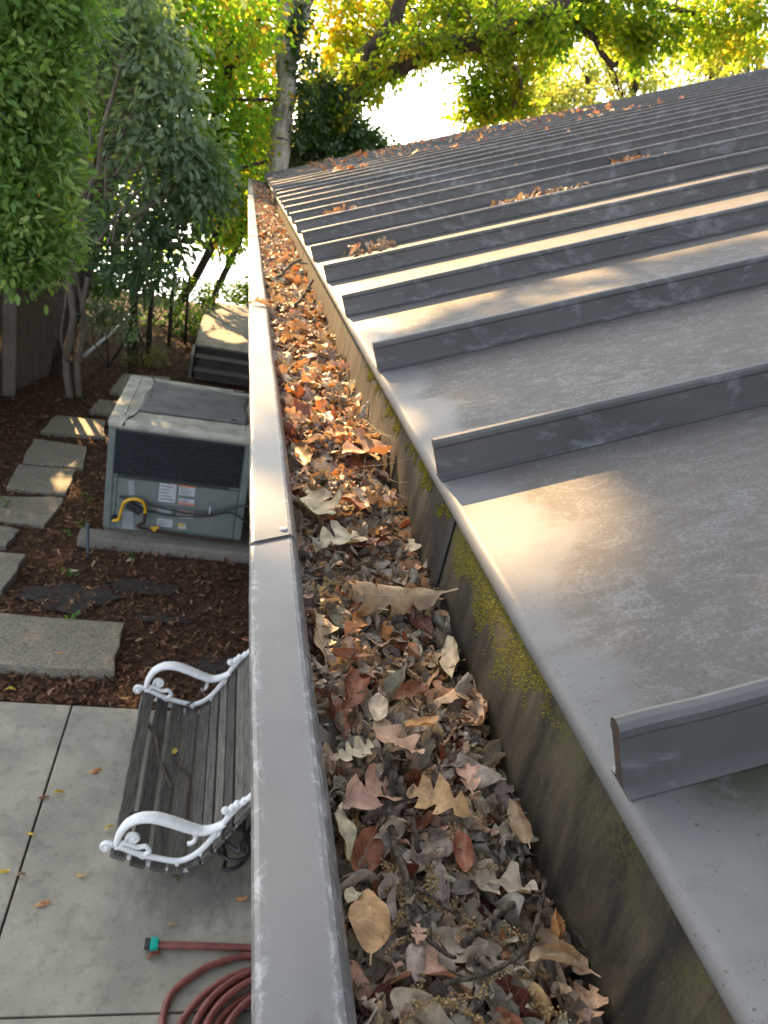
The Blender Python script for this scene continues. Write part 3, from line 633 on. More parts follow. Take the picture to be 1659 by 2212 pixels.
# twigs
def twig(pxs, rad, label, dz=.022, mat=None, stubs=3, zs=None):
    pts = []
    for i, q in enumerate(pxs):
        c = onz(*q, 3.02); z = zt(c[0], c[1])+dz+(zs[i] if zs else 0); pts.append(onz(*q, z))
    c0 = pts[0].copy(); sp = smooth_path([p-c0 for p in pts], 6); m = MB()
    sp = [p+Vector((random.gauss(0, rad*.18), random.gauss(0, rad*.18), random.gauss(0, rad*.18))) for p in sp]
    m.tube(sp, [rad*(1-.35*i/len(sp))*random.uniform(.9, 1.12) for i in range(len(sp))], 8)
    for k in range(stubs):
        q = sp[random.randrange(2, len(sp)-1)]; dv = Vector((random.gauss(0, 1), random.gauss(0, 1), abs(random.gauss(.3, .4)))).normalized()
        m.tube([q, q+dv*rad*2.2, q+dv*rad*random.uniform(3, 7)], [rad*.6, rad*.45, rad*.3], 6)
    o = m.obj('twig', mat or M_twig, smooth=True, loc=tuple(c0)); tag(o, label, 'twig', 'twigs in the gutter')
twig([(850, 1670), (842, 1740), (852, 1830), (878, 1900), (882, 1975), (900, 2030)],   .0036, 'thick grey knobbly twig lying lengthwise beside the rim', mat=M_twig)
twig([(882, 1915), (930, 1935), (985, 1975), (1005, 1995)], .0020, 'straight pale brown twig slanting from the thick twig towards the wall')
twig([(1000, 2040), (1040, 2005), (1095, 1960), (1135, 1945), (1170, 1935)], .0034, 'lichen covered branch piece with forked end near the wall', mat=M_twig)
twig([(1176, 1905), (1168, 1960), (1148, 2030), (1110, 2075), (1040, 2105), (960, 2125)], .0024, 'long bent brown twig curving round below the lichen branch')
twig([(1240, 2010), (1275, 2060), (1290, 2110)], .0016, 'thin dark twig beside the wall near the bottom', mat=M_twigd)
twig([(905, 1840), (893, 1780), (900, 1750)], .0026, 'short dark mauve twig stub among leaves right of the thick twig', mat=M_twigd)
twig([(915, 2020), (955, 2055), (985, 2070)], .0020, 'thin dark twig under the mauve leaf', mat=M_twigd)
twig([(638, 660), (660, 630), (675, 605)], .007, 'dark broken branch sticking up onto the roof edge far along the gutter', dz=.035, mat=M_twigd, zs=[0, .02, .05])
twig([(600, 600), (625, 575), (650, 560)], .008, 'long grey branch lying across the gutter beyond the broken branch', dz=.05, mat=M_twig, zs=[0, .03, .07])
twig([(1165, 1560), (1150, 1540), (1100, 1530)], .0012, 'hair thin stem lying by the gutter wall', mat=M_twig, stubs=0) if False else None
# cobweb between leaves and wall
m = MB(); hub = Vector((.30, 1.33, 3.06))
for k in range(16):
    a = Vector((.319, random.uniform(1.12, 1.6), random.uniform(3.03, 3.10))); b = Vector((random.uniform(.24, .31), random.uniform(1.15, 1.55), 3.035))
    m.tube([a, (a+b)/2+Vector((0, 0, -.004)), b], random.uniform(.00008, .00016), 3)
tag(m.obj('cobweb', M_web), 'torn dusty cobweb strung between the leaves and the gutter wall', 'cobweb')
# leaves lying on the roof
def on_roof(x, y, h=.012): return (x, y, roofz(x)+h)
def roof_leaf(x, y, L, col, label, group, h=.01):
    kind = random.choice(['oak', 'lobed', 'oval', 'oak'])
    place_leaf(var(kind, random.randrange(5), random.choice(['cup', 'flat', 'cup'])), on_roof(x, y, h), random.uniform(0, 6.28), random.gauss(-SL, .35), random.gauss(0, .4), L, jit(col), label, group)
PILES = [((.48, .63), 4.80, 10, 'dry leaf in the pile behind a seam at the roof edge'), ((1.10, 1.52), 3.62, 12, 'small crumpled leaf in the long dark pile behind a seam in mid roof'), ((1.85, 2.1), 4.25, 7, 'tan dry leaf in the short bright clump behind a seam higher on the roof'),
         ((.42, .62), 3.08, 5, 'dark scrap of leaf in the thin debris line near the roof edge'), ((.95, 1.35), 8.2, 6, 'pale dry leaf in the clump far along the roof'), ((1.9, 2.6), 12.3, 6, 'orange dry leaf in the sunlit drift at the far end of the roof'),
         ((2.7, 2.95), 7.4, 2, 'brown leaf in the tiny clump high on the roof'), ((3.75, 4.0), 8.45, 2, 'grey leaf in the tiny clump near the top of the roof'), ((.40, .62), 11.6, 4, 'tan leaf in the clump at the far gutter corner of the roof')]
for (xa, xb), y, nl, lab in PILES:
    for k in range(nl):
        x = random.uniform(xa, xb); f = random.random()
        c = pick(dict(dark=4, brown=4, tan=3, grey=3, red=1)) if 'dark' in lab else pick(dict(orange=5, tan=3, pink=2, red=1)) if 'orange' in lab else pick(dict(tan=5, cream=2, brown=3, pink=2, orange=1))
        roof_leaf(x, y+random.uniform(-.06, .06), random.uniform(.04, .075), c, lab, 'leaf piles on the roof', .008+random.uniform(0, .022))
items = []
for (xa, xb), y, nl, lab in PILES:
    for k in range(nl*5):
        c = pick(dict(dark=7, brown=2, grey=3)) if 'dark' in lab else pick(dict(tan=4, pink=3, brown=3, cream=2, orange=2))
        f = random.gauss(.5, .24); items.append((random.choice(['oak', 'round', 'oval']), random.randrange(4), random.choice(['cup', 'crumple']), on_roof(xa+(xb-xa)*f, y+random.uniform(-.05, .05), .003+random.uniform(0, .028)*max(.1, 1-abs(f-.5)*1.6)), rrot(.6, .7), random.uniform(.02, .055), 1, jit(c)))
for k in range(380):
    f = random.random(); items.append((random.choice(['oak', 'lobed']), random.randrange(4), random.choice(['cup', 'flat']), on_roof(.9+3.6*f**1.4, random.choice([8.99, 9.55, 10.1, 10.68, 11.25, 11.8, 12.37, 12.37, 12.93])+random.uniform(-.25, .05), random.uniform(.02, .085)), rrot(.6, .7), random.uniform(.07, .11), 1, jit(pick(dict(orange=6, tan=3, red=1, pink=2, cream=1)))))
for k in range(300):
    y = random.uniform(9.5, 13.1); x = .6+6*random.random()**1.3
    if random.random() < .5: y = 12.6+random.uniform(0, .5)
    items.append((random.choice(['oak', 'lobed']), random.randrange(4), 'cup', on_roof(x, y, .02), rrot(.4, .5), random.uniform(.05, .09), 1, jit(pick(dict(orange=5, tan=3, red=2, pink=2, cream=1)))))
mass('leaf_scatter', items, 'thin drift of orange dead leaves scattered over the far end of the roof')
for (x, y) in ((.9, .9), (2.4, 5.2), (2.9, 5.9), (1.7, 5.3), (3.4, 7.2), (4.7, 8.0), (5.0, 8.4)):
    roof_leaf(x, y, random.uniform(.05, .08), pick(dict(tan=3, brown=2, orange=2)), 'single stray leaf lying alone on a roof pan', 'stray leaves on the roof')
# ------------------------------------------------------------------ yard: stones, swing bench, hoses, air conditioner, steps, fence
def slab(poly, z0, z1, label, group='stepping stones', name='stepping_stone', cat='paving stone'):
    cx = sum(p[0] for p in poly)/len(poly); cy = sum(p[1] for p in poly)/len(poly); m = MB(); n = len(poly)
    pts = []
    for i in range(n):
        a, b = poly[i], poly[(i+1) % n]
        for t in (0, .25, .5, .75): pts.append((a[0]+(b[0]-a[0])*t-cx+random.uniform(-.016, .016), a[1]+(b[1]-a[1])*t-cy+random.uniform(-.016, .016)))
    n = len(pts)
    m.add([(x, y, z0) for x, y in pts]+[(x, y, z1) for x, y in pts], [(i, (i+1) % n, n+(i+1) % n, n+i) for i in range(n)]+[tuple(range(n, 2*n)), tuple(range(n))[::-1]])
    return tag(m.obj(name, M_paver, bevel=.012, loc=(cx, cy, 0)), label, cat, group)
slab([(-1.75, 4.58), (-.49, 4.60), (-.485, 5.21), (-1.75, 5.20)], -.05, .055, 'large rectangular aggregate slab just beyond the patio edge')
slab([(-2.2, 5.55), (-1.46, 5.53), (-1.40, 6.13), (-2.2, 6.1)], -.05, .05, 'aggregate slab second from the patio, cut by the left edge of the photo')
slab([(-2.05, 6.30), (-1.62, 6.28), (-1.58, 6.62), (-2.0, 6.66)], -.05, .02, 'sunken weathered slab half buried in mulch')
slab([(-1.95, 6.76), (-1.41, 6.76), (-1.36, 7.40), (-1.93, 7.25)], -.05, .016, 'stepping stone beside the cabinet with seedlings along its edge')
slab([(-1.93, 7.48), (-1.38, 7.48), (-1.39, 8.14), (-1.96, 8.08)], -.05, .016, 'grey stepping stone between two lighter ones, level with the cabinet front')
slab([(-1.94, 8.14), (-1.34, 8.20), (-1.42, 8.86), (-1.99, 8.87)], -.05, .016, 'stepping stone with a small sun fleck in its middle')
slab([(-1.98, 9.12), (-1.27, 9.24), (-1.36, 9.83), (-1.95, 9.75)], -.05, .016, 'stepping stone lit brightly by the sun')
slab([(-1.60, 10.08), (-1.10, 10.12), (-1.12, 10.6), (-1.56, 10.56)], -.05, .04, 'small sunlit stone at the far corner of the cabinet')
slab([(-1.5, 11.0), (-.75, 11.1), (-.75, 12.2), (-1.45, 12.0)], -.05, .03, 'shaded flat stone before the wooden steps')
# weed fabric showing through the mulch
for (x, y, w, h, lab) in ((-.96, 5.60, .40, .22, 'torn black weed fabric patch showing through the mulch on the left'), (-.45, 5.86, .33, .13, 'black weed fabric flap near the middle of the mulch bed'), (-.23, 5.40, .26, .07, 'curled black strip of weed fabric behind the big slab'), (.25, 4.78, .22, .2, 'black weed fabric corner beside the far bench end')):
    m = MB(); pts = []
    for k in range(22):
        a = 2*math.pi*k/22; r = 1+random.uniform(-.3, .15); pts.append((w*r*math.cos(a), h*r*math.sin(a)))
    m.add([(0, 0, .014)]+[(px, py, random.uniform(.0, .012)) for px, py in pts], [(0, 1+k, 1+(k+1) % 22) for k in range(22)])
    tag(m.obj('weed_fabric', M_fabric, loc=(x, y, -.016)), lab, 'weed fabric', 'pieces of weed fabric')
# swing bench, taken down and resting on the patio
KB = 1.092
def bp(x, z): return (x*KB, CAMZ-(CAMZ-z)*KB)
BY0, BY1 = 2.99, 4.26
bench = empty('swing_bench', (0, (BY0+BY1)/2, 0), 'weathered grey slatted swing bench with white scrolled iron ends resting on the patio', 'bench')
SLP = [(-.205, .418), (-.114, .377), (-.021, .345), (.064, .327), (.147, .372), (.201, .436), (.247, .522), (.286, .600), (.328, .680), (.362, .745)]
for i, p in enumerate(SLP):
    a = bp(*SLP[max(i-1, 0)]); b = bp(*SLP[min(i+1, len(SLP)-1)]); c = bp(*p); th = math.atan2(b[1]-a[1], b[0]-a[0])
    if i == 3: th = 0.02
    m = MB(); w = .078; t = .026; nx, nz = -math.sin(th), math.cos(th)
    yA, yB = BY0-.045+random.uniform(-.006, .006), BY1+.02
    m.box((c[0], (yA+yB)/2, c[1]), (w, yB-yA, t), Matrix.Rotation(-th, 3, 'Y'))
    m.obj('slat', M_slat, bench, bevel=.003)
def frame_end(y):
    m = MB(); P = lambda x, z: (bp(x, z)[0], y, bp(x, z)[1])
    rail = [(-.225, .445), (-.20, .447), (-.114, .405), (-.02, .378), (.064, .362), (.12, .385), (.165, .43), (.205, .495), (.243, .58), (.275, .655), (.31, .72), (.365, .79), (.385, .84)]
    m.tube(smooth_path([P(*q) for q in rail], 5), .017, 8, flat=.75, flatdir=(0, 1, 0))
    lower = [(-.16, .385), (-.07, .345), (.02, .315), (.075, .30), (.135, .315), (.19, .375), (.245, .47), (.30, .58), (.345, .66)]
    m.tube(smooth_path([P(*q) for q in lower], 5), .014, 7, flat=.8, flatdir=(0, 1, 0))
    for q, q2 in zip(rail[2:9:2], [(-.07, .345), (.075, .30), (.19, .375), (.245, .47)]): m.tube([P(*q), P(*q2)], .013, 6)
    arm = [(-.218, .47), (-.208, .53), (-.178, .595), (-.125, .632), (-.06, .637), (.0, .62), (.06, .596), (.12, .572), (.165, .562), (.215, .578), (.265, .615)]
    sp = smooth_path([P(*q) for q in arm], 5); m.tube(sp, [.016+.010*math.sin(math.pi*i/len(sp)) for i in range(len(sp))], 9, flat=1.35, flatdir=(0, 1, 0))
    def scroll(c, r, turns=1.6, s=1, a0=0):
        pts = []
        for i in range(26):
            f = i/25; a = a0+s*f*turns*2*math.pi; rr = r*(1-f*.82); q = (c[0]+rr*math.cos(a)/KB, c[1]+rr*math.sin(a)/KB); pts.append(P(*q))
        m.tube(pts, [.009*(1-.25*i/25) for i in range(26)], 7, flat=1.6, flatdir=(0, 1, 0))
    scroll((-.262, .448), .034, 1.5, 1, .2); m.ball(P(-.262, .448), .020, 10, sc=(1, 1.0, 1))
    scroll((-.145, .505), .036, 1.7, -1, 3.6); m.ball(P(-.145, .505), .016, 10, sc=(1, 1.1, 1))
    m.tube(smooth_path([P(-.20, .447), P(-.19, .475), P(-.165, .47), P(-.12, .45), P(-.085, .455), P(-.066, .425), P(-.09, .40)], 5), .013, 7)
    m.tube(smooth_path([P(.10, .58), P(.135, .53), P(.13, .49), P(.105, .475)], 5), .012, 7)
    scroll((.256, .69), .024, 1.4, 1, -1.2); m.ball(P(.256, .69), .02, 8)
    for q in ((.285, .71), (.305, .735), (.335, .755)): m.ball(P(*q), .021, 8)
    return m.obj('end_frame', M_white, bench, smooth=True)
frame_end(BY0); frame_end(BY1)
def chain(pts, label, r=.006, link_len=.03):
    sp = smooth_path(pts, 10); m = MB(); acc = 0; last = sp[0]; c0 = sp[0].copy(); odd = 0
    for i in range(1, len(sp)):
        dv = sp[i]-last
        if dv.length < link_len*.72: continue
        t = dv.normalized(); a = t.orthogonal().normalized(); b = t.cross(a); a = a if odd else b; odd ^= 1; mid = (sp[i]+last)/2-c0; ring = []
        for k in range(11):
            w = 2*math.pi*k/10; ring.append(mid+t*math.cos(w)*link_len*.5+a*math.sin(w)*link_len*.30)
        m.tube(ring, r*.6, 5); last = sp[i].copy()
    tag(m.obj('chain', M_chain, smooth=True, loc=tuple(c0)), label, 'chain', 'chains of the swing bench')
bz = lambda px, py, z: tuple(onz(px, py, z))
chain([bz(376, 1642, .085), bz(398, 1665, .07), bz(410, 1680, .06), bz(407, 1720, .075), bz(403, 1760, .08), bz(405, 1800, .07)], 'rusty chain lying bent across the bench seat')
chain([bz(282, 1806, .19), bz(279, 1775, .16), bz(285, 1755, .14), bz(310, 1757, .12), bz(345, 1760, .10), bz(380, 1772, .09)], 'rusty chain hanging from the near bench arm over the front slat')
chain([bz(443, 1470, .28), bz(435, 1495, .22), bz(420, 1512, .16), bz(400, 1528, .10)], 'dark chain hanging from the far bench arm down to the seat')
def yard_twig(pts, r, label, mat=M_twig, name='twig', cat='twig'):
    c0 = Vector(pts[0]); sp = [Vector(p)-c0 for p in smooth_path(pts, 6)]; m = MB(); m.tube(sp, [r*(1-.5*i/len(sp)) for i in range(len(sp))], 7)
    for k in (2, len(sp)//2):
        q = sp[k]; m.tube([q, q+Vector((random.uniform(-.03, .03), random.uniform(-.03, .03), .03))], [r*.6, r*.3], 5)
    return tag(m.obj(name, mat, smooth=True, loc=tuple(c0)), label, cat)
yard_twig([bz(312, 1555, .11), bz(335, 1590, .10), bz(345, 1640, .09), bz(365, 1690, .075), bz(372, 1705, .075)], .014, 'dead mossy twig lying across the bench slats')
# hoses
def hose(name, pts, r, mat, label, ends=None):
    c0 = Vector(pts[0]); m = MB(); m.tube([p-c0 for p in smooth_path(pts, 7)], r, 9)
    root = empty(name, tuple(c0), label, 'hose'); m.obj('tube', mat, root, smooth=True, local=True); return root
loops = []; hc = Vector((.60, 2.0, 0))
base_pts = [bz(338, 2041, .022), bz(420, 2043, .022), bz(545, 2048, .022)]
pts = [Vector(p) for p in base_pts]+[Vector((.75, 2.50, .03)), Vector((.95, 2.42, .03)), Vector((1.08, 2.2, .03)), Vector((1.1, 1.95, .03)), Vector((1.0, 1.68, .03)), Vector((.75, 1.55, .03)), Vector((.4, 1.6, .03)), Vector((.16, 1.85, .022))]
pts += [Vector(bz(352, 2235, .02)), Vector(bz(354, 2190, .02)), Vector(bz(372, 2145, .02)), Vector(bz(420, 2105, .02)), Vector(bz(470, 2080, .02)), Vector(bz(535, 2065, .02))]
rs = [(.46, .36, .022), (.43, .345, .05), (.40, .33, .024), (.365, .30, .06), (.33, .275, .03), (.30, .25, .06), (.27, .225, .03)]
ang0 = .9
pts += [Vector((.62, 2.47, .025))]
for li, (rx, ry, zz) in enumerate(rs):
    ox, oy = random.uniform(-.03, .03), random.uniform(-.02, .02)
    for k in range(12):
        a = ang0-2*math.pi*k/12; pts.append(hc+Vector((ox+rx*math.cos(a), oy+(ry+.06)*math.sin(a), zz+random.uniform(0, .008))))
hz = hose('red_garden_hose', pts, .0165, M_hose, 'coiled red rubber garden hose with a teal and black coupling on the patio')
cpl = Vector(base_pts[0]); ax = (Vector(base_pts[1])-cpl).normalized(); yaw = math.atan2(ax.y, ax.x)
m = MB(); m.lathe([(.020, 0), (.026, .002), (.027, .020), (.024, .026), (.027, .030), (.025, .038)], (0, 0, 0), 12, axis='X')
for k in range(8):
    a = k*math.pi/4; m.box((.019, .026*math.cos(a), .026*math.sin(a)), (.03, .007, .007))
o = m.obj('coupling', M_teal, hz, local=True); o.rotation_euler.z = yaw; o.location = -ax*.03+Vector((0, 0, .006))
m = MB(); m.lathe([(.016, 0), (.025, .001), (.026, .020), (.02, .024)], (0, 0, 0), 12, axis='X')
o2 = m.obj('coupling_end', M_black, hz, local=True); o2.rotation_euler.z = yaw; o2.location = -ax*.055+Vector((0, 0, .006))
pts = []
for li, (rx, ry) in enumerate(((.215, .19), (.185, .165), (.155, .135))):
    for k in range(12):
        a = 1.2-2*math.pi*k/12; pts.append(Vector((.58+rx*math.cos(a), 2.0+ry*math.sin(a), .02+.022*li)))
hose('blue_garden_hose', pts, .013, M_blue, 'coiled blue hose inside the red hose coil under the gutter')
pts = [Vector((.36+.07*math.cos(k*.9)+.03*math.sin(k*2.1), 3.10+.16*math.sin(k*.9)-.02*k/9, .02+.012*k)) for k in range(26)]
hose('dark_hose', pts, .011, M_black, 'dark green-black hose bunched behind the bench back on the patio')
# concrete pad and air conditioner
m = MB(); m.box((.05, 6.575, -.01), (2.26, .19, .18)); m.box((.15, 7.40, -.012), (2.06, 1.458, .19)); tag(m.obj('concrete_pad', M_pad, bevel=.025), 'low weathered concrete curb and pad under the air conditioner cabinet', 'concrete pad')
AX0, AX1, AY0, AY1, AZ0, AZ1 = -.885, .36, 6.65, 8.10, .10, 1.17
ac = empty('air_conditioner', ((AX0+AX1)/2, (AY0+AY1)/2, AZ0), 'grey-green packaged air conditioner cabinet with black grille and yellow gas hose', 'air conditioner')
m = MB(); m.box(((AX0+AX1)/2, (AY0+AY1)/2, (AZ0+1.115)/2), (AX1-AX0-.02, AY1-AY0-.02, 1.115-AZ0)); m.obj('cabinet', M_ac, ac, bevel=.01)
for (x, y) in ((AX0+.028, AY0+.028), (AX1-.028, AY0+.028), (AX0+.028, AY1-.028), (AX1-.028, AY1-.028)):
    m = MB(); m.box((x, y, .61), (.064, .064, 1.0)); m.obj('corner_post', M_ac, ac, bevel=.012)
m = MB(); m.box(((AX0+AX1)/2, (AY0+AY1)/2, 1.125), (AX1-AX0+.03, AY1-AY0+.03, .07)); lid = m.obj('lid', M_aclid, ac, bevel=.026, smooth=False)
m = MB(); rr = .05; cxm, cym = (AX0+AX1)/2, (AY0+AY1)/2
m.tube([(AX0+.10, AY0+.13, 1.160), (AX0+.10, AY1-.12, 1.160), (AX1-.09, AY1-.12, 1.160), (AX1-.09, AY0+.13, 1.160), (AX0+.10, AY0+.13, 1.160)], .009, 6); m.obj('lid_bead', M_aclid, lid)
m = MB(); gx0, gx1, gz0, gz1 = -.832, .285, .655, 1.070
m.box(((gx0+gx1)/2, AY0+.004, (gz0+gz1)/2), (gx1-gx0, .012, gz1-gz0), None, 1)
for k in range(17):
    z = gz0+.012+(gz1-gz0-.024)*k/16; m.box(((gx0+gx1)/2, AY0-.008, z), (gx1-gx0-.01, .016, .009), Matrix.Rotation(.5, 3, 'X'))
m.box((-.30, AY0+.002, gz0-.015), (.98, .012, .035)); m.obj('grille', [M_grille, M_dark], ac)
m = MB()
for (x0, x1, z) in ((AX0+.06, AX1-.06, .625),): m.box(((x0+x1)/2, AY0+.0085, z), (x1-x0, .006, .006))
m.box((-.79, AY0+.0085, .37), (.005, .006, .5)); m.box((AX1-.075, AY0+.0085, .37), (.005, .006, .5)); m.obj('panel_seam', M_dark, ac)
for (x, z0, z1, w) in ((-.655, .46, .60, .05), (-.665, .115, .29, .10)):
    m = MB(); nb = int((z1-z0)/.017)
    for k in range(nb): m.box((x-.002*k, AY0+.004, z0+(z1-z0)*(k+.5)/nb), (w, .012, .007))
    m.obj('louver_vent', M_stick, ac)
def sticker(px0, py0, px1, py1, rows, band=None):
    a = ony(px0, py0, AY0-.004); b = ony(px1, py1, AY0-.004); w, h = abs(b[0]-a[0]), abs(a[2]-b[2]); c = ((a[0]+b[0])/2, AY0+.006, (a[2]+b[2])/2)
    m = MB(); m.box(c, (w, .004, h)); 
    for k in range(rows):
        z = c[2]+h/2-h*(k+1)/(rows+1); ww = w*random.uniform(.45, .85)
        m.box((c[0]-w*.42+ww/2, AY0+.0025, z), (ww, .004, h*.22/(rows+1)), None, 1)
    if band: m.box((c[0], AY0+.002, c[2]+(h/2-.018 if band > 0 else -h/2+.012)), (w, .004, .026 if band > 0 else .014), None, 2)
    m.obj('label_sticker', [M_stick, M_ink, M_orange], ac)
sticker(346, 1036, 378, 1088, 6); sticker(388, 1044, 420, 1074, 4, 1); sticker(386, 1077, 419, 1094, 3, -1); sticker(342, 1096, 370, 1110, 2); sticker(383, 1102, 416, 1122, 3, 1); sticker(340, 1120, 372, 1140, 2)
a = ony(393, 1137, AY0); m = MB(); m.box((a[0]-.0, AY0+.006, a[2]), (.075, .004, .06)); m.box((a[0]-.012, AY0+.003, a[2]+.012), (.04, .003, .022), None, 1); m.obj('warning_sticker', [M_aclid, M_yel], ac)
def fy(px, py, dy=.03): return tuple(ony(px, py, AY0-dy))
def part_tube(name, pts, r, mat, n=8):
    m = MB(); m.tube(smooth_path(pts, 6), r, n); return m.obj(name, mat, ac, smooth=True)
gh = part_tube('gas_hose', [fy(243, 1124, .03), fy(256, 1122, .05), fy(262, 1102, .06), fy(270, 1084, .07), fy(290, 1078, .07), fy(308, 1084, .07), fy(314, 1098, .06), fy(313, 1108, .06)], .015, M_yel)
part_tube('gas_pipe', [fy(313, 1108, .06), fy(311, 1128, .06), fy(309, 1142, .06), (.2, AY0-.06, .13), (1.25, AY0-.06, .15)], .014, M_rust)
part_tube('cable', [fy(258, 1073), fy(300, 1085, .05), fy(400, 1108, .07), fy(470, 1108, .09), fy(520, 1094, .10), (.7, AY0-.12, .55), (1.28, AY0-.1, .62)], .011, M_black)
part_tube('cable', [fy(318, 1104), fy(370, 1114, .05), fy(440, 1116, .07), fy(500, 1108, .09), (.5, AY0-.1, .36), (1.28, AY0-.08, .5)], .009, M_black)
m = MB(); c = fy(290, 1097, .03); m.box(c, (.14, .05, .07), Matrix.Rotation(.5, 3, 'Y')); m.obj('conduit_box', M_black, ac, bevel=.01)
m = MB(); c = fy(246, 1118, .02); m.lathe([(.026, -.02), (.026, .02)], c, 12, axis='Y'); m.obj('gas_fitting', M_black, ac)
m = MB(); c = fy(334, 1140, .075); m.box(c, (.075, .018, .022), Matrix.Rotation(-.15, 3, 'Y')); m.box((c[0], c[1], c[2]-.018), (.03, .03, .03)); m.obj('valve_handle', M_yel, ac, bevel=.004)
m = MB(); c = fy(453, 1103, .085); m.box((c[0], c[1], c[2]), (.012, .02, .07)); m.obj('cable_tie', M_stick, ac)
m = MB(); m.box((.47, 7.0, .55), (.09, .09, 1.1)); m.obj('drain_pipe', M_black, ac, bevel=.02)
# mesh sheet on top
pts = []; nu, nv = 26, 14
q00, q10, q11, q01 = [np.array(bz(*p, 1.185)) for p in ((297, 884), (534, 914), (534, 855), (333, 823))]
m = MB()
def sheet_h(u, v):
    cr = abs((u-.12)*.30-(v-.34)*1.0+.0)/.6
    return 1.178+.045*math.exp(-((v-(.30+.42*u))/.10)**2)*math.sin(math.pi*min(1, u*1.15))+.008*math.sin(13*u)*math.sin(7*v)
vs = []
for j in range(nv):
    for i in range(nu):
        u, v = i/(nu-1), j/(nv-1); p = (q00*(1-u)+q10*u)*(1-v)+(q01*(1-u)+q11*u)*v; vs.append((p[0]+.012*math.sin(9*v), p[1], sheet_h(u, v)))
m.add(vs, [(j*nu+i, j*nu+i+1, (j+1)*nu+i+1, (j+1)*nu+i) for j in range(nv-1) for i in range(nu-1)])
ms = m.obj('mesh_cover', M_mesh, smooth=True); tag(ms, 'grey folded mesh sheet tied over the fan on top of the air conditioner', 'mesh cover')
sol = ms.modifiers.new('thick', 'SOLIDIFY'); sol.thickness = .004
for pp in ([(303, 886, 1.19), (290, 897, 1.17), (278, 903, 1.165), (268, 914, 1.10), (266, 920, 1.06)], [(335, 824, 1.19), (330, 815, 1.17), (328, 806, 1.165)], [(500, 905, 1.19), (520, 912, 1.17), (545, 918, 1.16)], [(505, 845, 1.19), (530, 848, 1.17), (548, 846, 1.165)]):
    m = MB(); m.tube(smooth_path([bz(*p) if p[2] > 1.13 else tuple(ony(p[0], p[1], AY0-.025)) for p in pp], 5), .007, 6); m.obj('tie_cord', M_black, ms, smooth=True)
m = MB()
for q in ((329, 843), (326, 856), (322, 866), (330, 834)): m.ball(bz(*q, 1.19), .011, 6, sc=(1, 1, .5))
m.obj('eyelet', M_black, ms)
# stake
m = MB(); b = onz(190, 1196, 0); m.tube([(b[0], b[1], -.05), (b[0]-.02, b[1]+.02, .28)], [.012, .02], 6); tag(m.obj('plastic_stake', simple('blue_grey_plastic', (.07, .10, .12), rough=.5)), 'blue grey plastic stake leaning at the corner of the concrete pad', 'stake')
# wooden steps
st = empty('wooden_steps', (.2, 14.5, 0), 'weathered grey wooden porch platform with two dark steps', 'steps')
m = MB()
for k in range(14):
    y = 13.05+.297*k; m.box((.40, y+.146, .385), (1.74, .289, .04))
m.obj('platform', M_step, st, bevel=.006)
m = MB(); m.box((.40, 13.12, .18), (1.66, .03, .36)); m.box((-.44, 15.1, .18), (.03, 4.0, .36)); m.obj('skirt', M_riser, st)
for (y, z) in ((12.82, .27), (12.50, .13)):
    m = MB(); m.box((.40, y, z), (1.66, .28, .035)); m.obj('tread', M_riser, st, bevel=.005)
    m = MB(); m.box((.40, y-.11, z/2-.01), (1.62, .02, z-.03)); m.obj('riser', M_riser, st)
m = MB(); m.prism([(-.50, 0), (-.465, 0), (-.465, .37), (-.50, .37)], 12.42, 13.2); m.obj('stringer', M_step, st)
m = MB(); m.box((.05, 15.2, .409), (.03, 1.9, .006)); m.box((.05, 16.0, .409), (.5, .03, .006)); m.obj('cleat', M_step, st)
# fence on the left
fn = empty('fence', (-2.75, 9, 0), 'tall taupe painted fence corner half hidden by the bright green shrub', 'fence')
m = MB(); m.box((-2.80, 8.65, .78), (.10, 3.6, 1.66)); m.obj('fence_panel', M_fence, fn)
m = MB(); m.box((-2.655, 10.42, .80), (.13, .13, 1.72)); m.box((-2.655, 10.42, 1.675), (.17, .17, .04)); m.obj('fence_post', M_fence, fn, bevel=.008)
m = MB(); 
for k in range(6): m.box((-2.64+.042*k, 10.60+.195*k, .80), (.04, .185, 1.7), Matrix.Rotation(-.21, 3, 'Z'))
m.obj('fence_boards', M_fence2, fn)
# pale pipe on the ground
m = MB(); A = Vector(onz(182, 769, .12)); B_ = Vector(onz(262, 700, .14)); D = Vector(onz(292, 668, .16)); m.tube([A, B_, D], .028, 8); tag(m.obj('pale_pipe', M_pipe, smooth=True), 'pale straight pipe lying on the ground behind the thin trunks', 'pipe')
